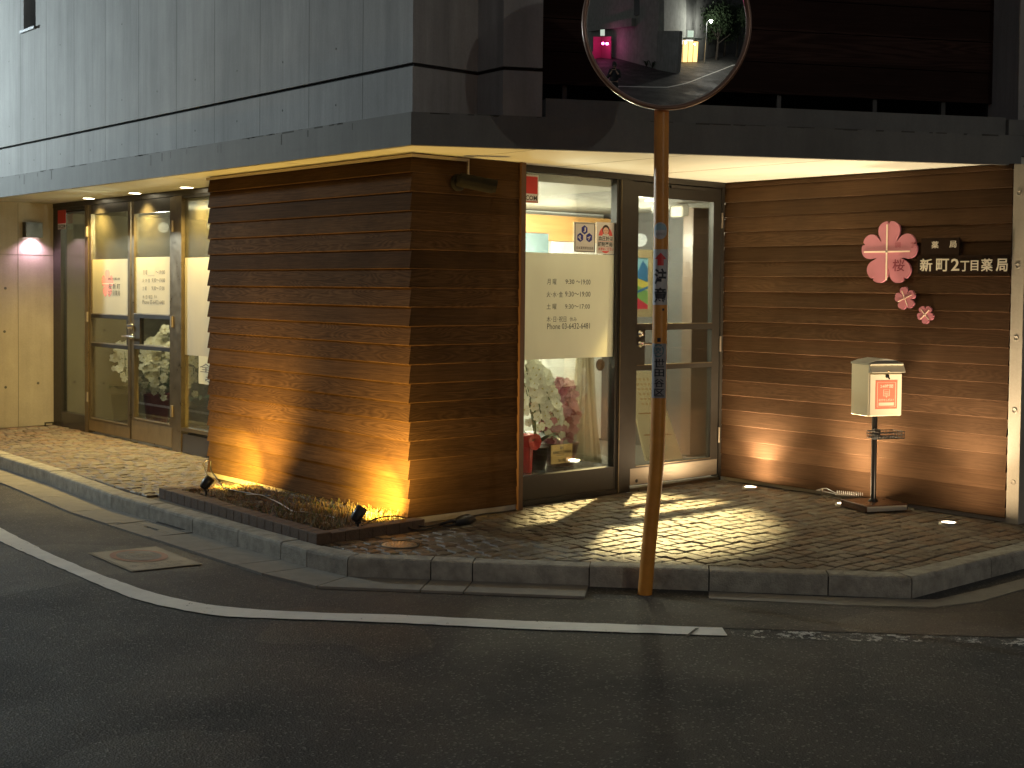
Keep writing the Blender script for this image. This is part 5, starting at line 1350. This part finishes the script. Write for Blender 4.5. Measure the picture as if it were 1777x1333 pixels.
# pictures, easel board and hangings
t = thing('framed_painting', 'gold-framed bright landscape painting on the wall behind the entrance door', 'picture', (2.3,1.4,1.5))
kp = 1.35; a0, a1 = iy(1104,435,kp), iy(1131,548,kp)
ART = [mat('paint_blue', (.03,.16,.34), .5), mat('paint_green', (.20,.40,.12), .5), mat('paint_yellow', (.60,.52,.10), .5), mat('paint_red', (.55,.04,.07), .5), mat('paint_sky', (.25,.50,.60), .5)]
fp = frame_y(kp); x0, x1 = a0.x-.18, a1.x-.055; z0, z1 = a1.z+.06, a0.z-.06
mb = MB(); frame_ring(mb, fp, (x0-.06, z0-.07, x1+.055, z1+.07), (x0, z0, x1, z1), -.02, .02, mat('gold_frame', (.45,.36,.20), .45, noise=.2, nscale=30)); mb.build('frame', t)
mb = MB(); W2 = x1-x0; H2 = z1-z0
slab(mb, fp, (x0,z0,x1,z1), -.01, .0, ART[4])
def ap(pts, m, d_): mb.poly([fp(x0+W2*u, z0+H2*v, d_) for u, v in pts], m)
ap([(0,.55),(.3,.75),(.55,.66),(.8,.95),(1,.8),(1,.5),(0,.42)], ART[0], .001); ap([(0,.5),(.5,.62),(1,.52),(1,.36),(.5,.42),(0,.33)], ART[2], .002); ap([(0,.36),(.6,.46),(1,.34),(1,.1),(0,.1)], ART[1], .003); ap([(0,0),(1,0),(1,.08),(.6,.22),(.3,.30),(0,.33)], ART[3], .004); ap([(.2,.42),(.6,.36),(1,.45),(1,.40),(.6,.31),(.2,.38)], ART[0], .005)
mb.build('canvas', t)
t = thing('framed_photograph', 'dark teal picture on the wall at the far left of the front window', 'picture', (1.2,2.7,1.7)); a0, a1 = iy(907,404,2.58), iy(949,446,2.58)
mb = MB(); slab(mb, frame_y(2.58), (a0.x,a1.z-.3,a1.x,a0.z), 0, .02, mat('teal_print', (.10,.15,.16), .4, noise=.4, nscale=5)); mb.build('print', t)
mb = MB(); q = iy(957,385,2.58).x; slab(mb, frame_y(2.58), (a0.x-.3,1.45,q-.03,1.47), 0, .021, WALLI); slab(mb, frame_y(2.58), (q-.02,1.0,q,1.95), 0, .03, WALLI); mb.build('frame', t)
# leaning menu-like board behind the door
ke = 1.0; t = thing('leaning_board', 'tall cream board with a small printed panel leaning behind the entrance door', 'board', (2.75,ke,0))
A = [iy(1101,645,ke), iy(1150,645,ke), iy(1185,797,ke), iy(1122,800,ke)]
mb = MB(); mb.prism([A[3],A[2],A[1]+V((0,.10,0)),A[0]+V((0,.10,0))], V((0,.02,0)), mat('cream_board', (.68,.58,.36), .5)); mb.build('board', t)
def eb(u, v, d_=0): return (A[3].lerp(A[2], u)).lerp((A[0].lerp(A[1], u))+V((0,.10,0)), v)+V((0,-d_,0))
mb = MB()
for q in ((.1,.52,.9,.535),(.1,.28,.9,.295)): mb.poly([eb(q[0],q[1],.002), eb(q[2],q[1],.002), eb(q[2],q[3],.002), eb(q[0],q[3],.002)], mat('honey_wood'))
for k in range(6):
    for j in range(4):
        u, v = .25+j*.13, .62+k*.055; mb.poly([eb(u,v,.002), eb(u+.07,v,.002), eb(u+.07,v+.025,.002), eb(u,v+.025,.002)], mat('tan_card'))
mb.build('print', t)
t = thing('draped_curtain', 'pale beige draped curtain standing inside to the right of the flowers', 'curtain', (2.1,1.3,0)); kc = 1.25
mb = MB(); tp = iy(1018,618,kc); bl, br = iy(996,812,kc), iy(1042,770,kc); n_ = 24; vs = []
for j in range(13):
    v = j/12; zc = tp.z+.25-(tp.z+.25)*v; w2 = .06+.16*v**1.6
    for i in range(n_+1): u = i/n_*2-1; vs.append((tp.x-.02+u*w2, kc+.025*math.sin(i*1.5)+.02*math.sin(u*5+v*3), zc))
mb.add(vs, [[j*(n_+1)+i, j*(n_+1)+i+1, (j+1)*(n_+1)+i+1, (j+1)*(n_+1)+i] for j in range(12) for i in range(n_)], mat('beige_cloth', (.42,.38,.26), .8), True)
sol = mb.build('cloth', t); mdf = sol.modifiers.new('thickness', 'SOLIDIFY'); mdf.thickness = .006
t = thing('round_wall_clock', 'dark round disc hanging inside at the right side of the front window', 'clock', tuple(iy(1041,633,.9)))
mb = MB(); mb.lathe(iy(1041,633,.9), (0,-1,0), [(0,0),(.045,.0),(.05,.006),(.045,.012),(0,.012)], mat('brown_disc', (.07,.04,.02), .4), 24); mb.build('face', t)
t = thing('hanging_lantern', 'white square paper lantern hanging inside above the entrance door', 'lantern', tuple(iy(1180,370,1.0)))
c = iy(1180,366,1.0); mb = MB(); mb.bbox(c, (.13,.03,.02), (-.02,.12,0), (0,0,.10), mat('paper_shade', (.75,.70,.60), .6), .012); mb.build('shade', t)
mb = MB(); mb.tube([c+V((0,0,.05)), V((c.x,c.y,H-.1))], .003, BLACK, 6); mb.build('cord', t)

# ================================================================== ACROSS THE STREET (seen only in the mirror)
WST = concrete_mat('opposite_render', (.36,.37,.34), .2)
OB = thing('opposite_building', 'pale rendered building across the street with a projecting wing, seen in the mirror', 'building', (-8,-15,RZ))
def wall(mb, a, b, z0, z1, th_, m):
    a = V((*a,z0)); b = V((*b,z0)); d_ = (b-a).normalized(); n__ = V((d_.y,-d_.x,0))*th_; mb.prism([a, b, b+n__, a+n__], V((0,0,z1-z0)), m)
mb = MB()
wall(mb, (-36,-28.0), (-8.4,-16.4), RZ, 12, -.3, WST)
wall(mb, (-8.4,-16.4), (-5.95,-15.9), RZ, 3.4, -.5, CONC); wall(mb, (-8.4,-16.4), (-8.9,-23.0), 2.6, 12, -.3, WST)
wall(mb, (-8.3,-25.0), (-8.0,-36), RZ, 12, -.3, CONC_F); wall(mb, (-8.9,-23.0), (-8.3,-25.0), 2.96, 12, -.3, CONC_F)
mb.build('wall', OB)
mb = MB(); mb.prism([V((-30,-24.4,4.0)), V((-12.6,-17.1,4.0)), V((-12.6,-18.2,4.0)), V((-30,-25.4,4.0))], V((0,0,.9)), WST); mb.build('balcony', OB)
mb = MB(); mb.prism([V((-8.7,-21.8,2.7)), V((-6.3,-23.2,2.7)), V((-7.0,-25.4,2.7)), V((-8.9,-25.0,2.7))], V((0,0,.25)), WST); mb.build('canopy', OB)
mb = MB(); mb.prism([V((-8.95,-23.0,RZ)), V((-7.5,-24.9,RZ)), V((-7.6,-25.0,RZ)), V((-9.05,-23.1,RZ))], V((0,0,2.6)), mat('lit_entrance', (.8,.6,.3), .6, emit=(1,.62,.22), estr=2.2)); mb.build('lit_entrance', OB)
mb = MB()
for k in range(4): p = V((-8.92,-22.98,RZ)).lerp(V((-7.5,-24.85,RZ)), k/3); mb.box(p+V((0,0,0)), p+V((.06,.06,2.6)), BLACK)
mb.build('entrance_frame', OB)
mb = MB(); mb.box((-12.6,-18.3,5.2), (-11.4,-17.5,7.4), mat('night_glass')); mb.build('window', OB)
lamp('POINT', 'entrance_light', (-7.4,-23.2,2.2), 60, (1,.66,.28), .08)
t = thing('entrance_lamp', 'small glowing lamp at the lit entrance across the street, seen in the mirror', 'lamp', (-8.3,-22.3,2.3)); mb = MB(); mb.lathe((-8.3,-22.3,2.2), (0,0,1), [(0,0),(.09,.03),(.12,.12),(.09,.2),(0,.24)], mat('entrance_globe', (1,1,1), .4, emit=(1,.85,.5), estr=40), 14); mb.build('globe', t)
t = thing('projecting_sign', 'small pale box sign projecting above the lit entrance, seen in the mirror', 'sign', (-7.6,-21.9,3.1)); mb = MB(); mb.box((-7.9,-22.0,3.0), (-7.2,-21.85,3.75), mat('sign_glow', (.7,.75,.65), .5, emit=(.8,1,.8), estr=.7)); mb.build('panel', t)
# pink-lit shop front further left
t = thing('pink_lit_shop', 'shop corner glowing pink at the far left of the mirror', 'shop', (-18,-17.8,RZ)); mb = MB(); mb.box((-19.6,-19.0,RZ), (-17.6,-18.8,2.9), mat('pink_wall', (.6,.1,.25), .7)); mb.box((-19.7,-18.8,RZ), (-19.6,-17.4,2.9), mat('pink_wall')); mb.build('wall', t)
mb = MB(); mb.lathe((-16.6,-17.2,2.0), (0,0,1), [(0,-.16),(.12,-.11),(.16,0),(.12,.11),(0,.16)], mat('pink_globe', (1,1,1), .4, emit=(1,.25,.65), estr=30), 16); mb.tube([(-16.6,-17.2,2.15),(-17.1,-18.8,2.5)], .02, BLACK, 6); mb.build('globe', t)
lamp('POINT', 'pink_light', (-17.6,-17.4,2.0), 60, (1,.08,.35), .15)
t = thing('light_box_sign', 'pale square box sign over the pink-lit shop corner, seen in the mirror', 'sign', (-17.8,-17.6,3.3)); mb = MB(); mb.box((-18.2,-17.6,3.0), (-17.5,-17.45,3.8), mat('sign_glow')); mb.build('panel', t)
# street lamps
def street_lamp(loc, lab, arm, on):
    x, y = loc; t = thing('street_lamp', lab, 'street lamp', (x,y,RZ), 'street lamps'); hgt = LAMP_A.z+.15
    mb = MB(); mb.tube([(x,y,RZ),(x,y,hgt-.4),(x+arm[0]*.4,y+arm[1]*.4,hgt),(x+arm[0],y+arm[1],hgt+.05)], [.09,.06,.05,.04], mat('galvanised', (.35,.36,.36), .45, metal=.6), 12); mb.build('pole', t)
    mb = MB(); c_ = V((x+arm[0], y+arm[1], hgt)); mb.bbox(c_+V((0,0,.06)), (.5,0,0), (0,.22,0), (0,0,.08), mat('galvanised'), .02); mb.build('head', t)
    mb = MB(); mb.bbox(c_+V((0,0,.005)), (.4,0,0), (0,.16,0), (0,0,.03), on, .005); mb.build('lens', t)
lens_a = mat('street_lens', (1,1,1), .4, emit=(1,.97,.88), estr=120)
street_lamp((LAMP_A.x-.6, LAMP_A.y-.1), 'tall street lamp shining down the road, seen in the mirror', (.6,.1), lens_a)
street_lamp((LAMP_B.x-.5, LAMP_B.y+.2), 'street lamp beyond the left edge lighting the concrete wall', (.5,-.2), lens_a)
# trees and plants across the road
LEAF = mat('night_leaf', (.035,.06,.025), .7)
def tree(loc, h, r_, lab, cat='tree', nm='roadside_tree', leaves=4200, lsz=.26, grp='trees along the far pavement'):
    t = thing(nm, lab, cat, loc, grp); l = V(loc)
    mb = MB(); mb.tube([l, l+V((.1,0,h*.3)), l+V((0,.1,h*.6))], [.16*h/6,.12*h/6,.05*h/6], mat('bark', (.06,.05,.04), .9), 9)
    for k in range(6): a_ = k*1.1; mb.tube([l+V((.05,.03,h*(.3+.05*k))), l+V((math.cos(a_)*r_*.7, math.sin(a_)*r_*.7, h*(.5+.07*k)))], [.06*h/6,.02*h/6], mat('bark'), 6)
    mb.build('trunk', t); mb = MB(); cl = [(V((rq.gauss(0,r_*.45), rq.gauss(0,r_*.45), h*rq.uniform(.4,.95))), r_*rq.uniform(.3,.5)) for _ in range(14)]
    for k in range(leaves):
        c_, q = rq.choice(cl); p = l+c_+V((rq.gauss(0,1), rq.gauss(0,1), rq.gauss(0,1)))*q*.55; a_ = V((rq.gauss(0,1), rq.gauss(0,1), rq.gauss(0,1))).normalized()*lsz*rq.uniform(.5,1); b_ = a_.orthogonal()*.5
        mb.add([p-a_, p+b_, p+a_, p-b_], [[0,1,2,3]], LEAF)
    mb.build('crown', t)
for i, (x, y, h) in enumerate(((-6.0,-30,8), (-3.9,-41,10), (-6.2,-38,10), (.6,-36,9))): tree((x,y,RZ), h, 3.0, ('dark tree just behind the street lamp in the mirror', 'tall dark tree second along the road in the mirror', 'dark tree farthest along the left of the road in the mirror', 'dark tree on the right of the road in the mirror')[i])
for i, (x, y) in enumerate(((-10.1,-16.6), (-9.1,-16.2))):
    t = thing('spiky_plant', ('spiky plant farther from the corner at the foot of the opposite wall', 'spiky plant nearer the corner at the foot of the opposite wall')[i], 'plant', (x,y,RZ), 'spiky plants by the opposite wall'); mb = MB()
    for k in range(22):
        a_ = rq.uniform(0,2*PI); L = rq.uniform(.6,1.0); d_ = V((math.cos(a_), math.sin(a_), 0)); e_ = V((-d_.y,d_.x,0))*.03; b_ = V((x,y,RZ))
        vs = [b_+e_, b_-e_, b_+d_*L*.45+V((0,0,L*.75))+e_, b_+d_*L*.45+V((0,0,L*.75))-e_, b_+d_*L+V((0,0,L*.55))]; mb.add(vs, [[0,1,3,2],[2,3,4]], LEAF)
    mb.build('leaf', t)
nb = thing('neighbour_house', 'dark rendered house standing beyond the end of the wooden side wall', 'house', (6.5,2,0))
mb = MB(); mb.box((4.4,-1.3,-.02), (12,12,6.5), mat('dark_render', (.07,.07,.068), .9, noise=.2, nscale=2)); mb.build('wall', nb)
mb = MB(); mb.prism([V((4.1,-1.6,6.5)), V((12.3,-1.6,6.5)), V((12.3,-1.6,6.7)), V((4.1,-1.6,6.7))], V((0,13.9,0)), mat('dark_house_wall', (.06,.06,.06), .9)); mb.build('roof', nb)
for x_ in (5.4, 8.2):
    mb = MB(); frame_ring(mb, frame_y(-1.3), (x_,1.0,x_+1.3,2.1), (x_+.06,1.06,x_+1.24,2.04), .001, .04, FRAME); wn_ = mb.build('window', nb)
    mb = MB(); slab(mb, frame_y(-1.3), (x_+.061,1.061,x_+1.239,2.039), .001, .01, mat('night_glass')); mb.build('pane', wn_)
# road line on the far side
mb = MB(); q = [(-8.0,-8.2),(-6.6,-9.4),(-5.4,-10.3),(-4.5,-11),(-3.95,-13),(-3.7,-16.2),(-2.9,-23),(-2.0,-32)]
L0 = resample([V((*p,RZ+.005)) for p in q], 30)
for i in range(29):
    d_ = (L0[i+1]-L0[i]).normalized(); s_ = V((-d_.y,d_.x,0))*.075; mb.poly([L0[i]-s_, L0[i+1]-s_, L0[i+1]+s_, L0[i]+s_], PAINT)
struct(mb.build('far_road_line'))

# ------------------------------------------------------------------ the photographer, behind the camera, seen in the mirror
def skin(name, verts, edges, radii, m, parent, lv=2):
    me = bpy.data.meshes.new(name); me.from_pydata([tuple(v_) for v_ in verts], edges, []); me.materials.append(m)
    o = bpy.data.objects.new(name, me); COL.objects.link(o); o.parent = parent; o.matrix_parent_inverse = Matrix.Translation(Vector(parent.location)).inverted()
    o.modifiers.new('skin', 'SKIN')
    for i, r_ in enumerate(radii): me.skin_vertices[0].data[i].radius = (r_, r_) if not isinstance(r_, tuple) else r_
    me.skin_vertices[0].data[0].use_root = True
    sd = o.modifiers.new('subdivision', 'SUBSURF'); sd.levels = lv; sd.render_levels = lv
    return o
bk = V((-fw.x,-fw.y,0)).normalized(); sd_ = rt0
pc = CAM+bk*.42; pc.z = RZ; pc += sd_*.02
def pp_(s_, b_, z__): return pc+sd_*s_-bk*b_+V((0,0,z__))       # b_ forward
per = thing('person', 'person in dark clothes standing with both hands raised holding a phone, seen in the mirror', 'person', pc)
SK = mat('skin_tone', (.45,.27,.19), .55); CL = mat('dark_cloth', (.02,.02,.025), .8); HR = mat('dark_hair', (.012,.01,.01), .6)
vs = [pp_(0,0,.96), pp_(0,.0,1.12), pp_(0,0,1.30), pp_(0,0,1.44), pp_(0,.02,1.52), pp_(0,.03,1.60), pp_(0,.05,1.70), pp_(0,.04,1.79)]
es = [(i,i+1) for i in range(7)]; rd = [.15,.135,.16,.13,.055,.062,.085,.06]
for s_ in (-1,1):
    n0 = len(vs); vs += [pp_(s_*.17,0,1.44), pp_(s_*.24,.03,1.22), pp_(s_*.27,.12,1.17), pp_(s_*.15,.26,1.38), pp_(s_*.09,.31,1.49)]; rd += [.065,.05,.045,.034,.024]
    es += [(3,n0)]+[(n0+i,n0+i+1) for i in range(4)]
    n1 = len(vs); vs += [pp_(s_*.10,0,.88), pp_(s_*.11,.03,.50), pp_(s_*.12,-.01,.10), pp_(s_*.12,.02,.04), pp_(s_*.13,.16,.03)]; rd += [.10,.068,.042,.042,.035]
    es += [(0,n1)]+[(n1+i,n1+i+1) for i in range(4)]
body = skin('body', vs, es, rd, SK, per)
for s_ in (-1,1):
    hb = pp_(s_*.09,.31,1.50)
    for f_, (ln, dx) in enumerate(((.075,.0),(.082,.016),(.078,.032),(.062,.047))):
        r0_ = hb+V((0,0,.01+dx*.4))+sd_*(-s_*.0); skin('finger', [r0_, r0_-bk*.018+sd_*(-s_*ln*.35)+V((0,0,.02+dx*.6)), r0_-bk*.03+sd_*(-s_*ln*.8)+V((0,0,.022+dx*.6))], [(0,1),(1,2)], [.010,.0085,.007], SK, per, 1)
    skin('thumb', [hb, hb+bk*.012+sd_*(-s_*.02)+V((0,0,.02)), hb+bk*.012+sd_*(-s_*.045)+V((0,0,.03))], [(0,1),(1,2)], [.012,.010,.008], SK, per, 1)
mb = MB(); hd0 = pp_(0,.045,1.735)
for k in range(1): mb.lathe(hd0, (0,0,1), [(.094,-.10),(.100,-.03),(.102,.03),(.085,.085),(.05,.115),(0,.125)], HR, 20)
hob = mb.build('hair', per)
mb = MB()
for s_ in (-1,1):
    e_ = pp_(s_*.032,.135,1.70); mb.lathe(e_, -bk, [(.012,0),(.009,.006),(0,.008)], mat('eye_white', (.7,.7,.7), .3), 10); mb.lathe(e_, -bk, [(.005,.0075),(0,.010)], INK, 8)
mb.build('eye', per)
mb = MB(); mb.prism([pp_(-.012,.13,1.665), pp_(.012,.13,1.665), pp_(0,.13,1.71)], -bk*.028, SK); mb.build('nose', per)
mb = MB(); mb.prism([pp_(-.022,.128,1.635), pp_(.022,.128,1.635), pp_(.012,.128,1.643), pp_(-.012,.128,1.643)], -bk*.008, mat('lip_tone', (.35,.13,.11), .5)); mb.build('mouth', per)
jv = [pp_(0,0,.93), pp_(0,0,1.12), pp_(0,0,1.30), pp_(0,0,1.45)]; je = [(0,1),(1,2),(2,3)]; jr = [.195,.20,.225,.185]
for s_ in (-1,1):
    n0 = len(jv); jv += [pp_(s_*.17,0,1.45), pp_(s_*.24,.03,1.22), pp_(s_*.265,.12,1.175), pp_(s_*.17,.235,1.35)]; jr += [.105,.088,.078,.062]; je += [(3,n0)]+[(n0+i,n0+i+1) for i in range(3)]
skin('jacket', jv, je, jr, CL, per)
tv = [pp_(0,0,.98), pp_(0,0,.90)]; te = [(0,1)]; tr_ = [.165,.15]
for s_ in (-1,1):
    n0 = len(tv); tv += [pp_(s_*.105,0,.84), pp_(s_*.115,.03,.50), pp_(s_*.125,-.01,.10)]; tr_ += [.115,.085,.065]; te += [(1,n0),(n0,n0+1),(n0+1,n0+2)]
skin('trousers', tv, te, tr_, CL, per)
ph = thing('phone', 'dark smartphone held up at eye height by the person, seen in the mirror', 'phone', CAM+bk*.06)
mb = MB(); mb.bbox(CAM+bk*.045+V((0,0,-.01)), sd_*.15, bk*.009, V((0,0,.073)), BLACKM, .003); mb.build('case', ph)
for o_ in list(per.children):
    if o_.name.startswith(('body','jacket')): pass

mb = MB()
for s_ in (-1,1):
    mb.bbox(pp_(s_*.125,.07,.045), rt0*.10, bk*.27, V((0,0,.085)), BLACK, .025)
mb.build('shoe', per)
FB = thing('sky_blocking_house', 'added dark house block with two lit windows, hiding the sky at the road end', 'house', (2,-52,RZ))  # added block that covers the pale sky in the mirror
mb = MB(); mb.box((-14,-56,RZ), (22,-52,17), mat('dark_house_wall', (.06,.06,.06), .9)); mb.build('wall', FB)
mb = MB(); mb.prism([V((-14.5,-51.5,17)), V((22.5,-51.5,17)), V((22.5,-54,20)), V((-14.5,-54,20))], V((0,-.3,0)), mat('dark_house_wall')); mb.build('roof', FB)
for x_ in (-1.2, 3.4):
    mb = MB(); mb.box((x_,-51.99,1.8), (x_+.9,-51.95,2.9), mat('lit_window', (.7,.6,.4), .5, emit=(1,.8,.5), estr=2.0)); mb.build('window', FB)
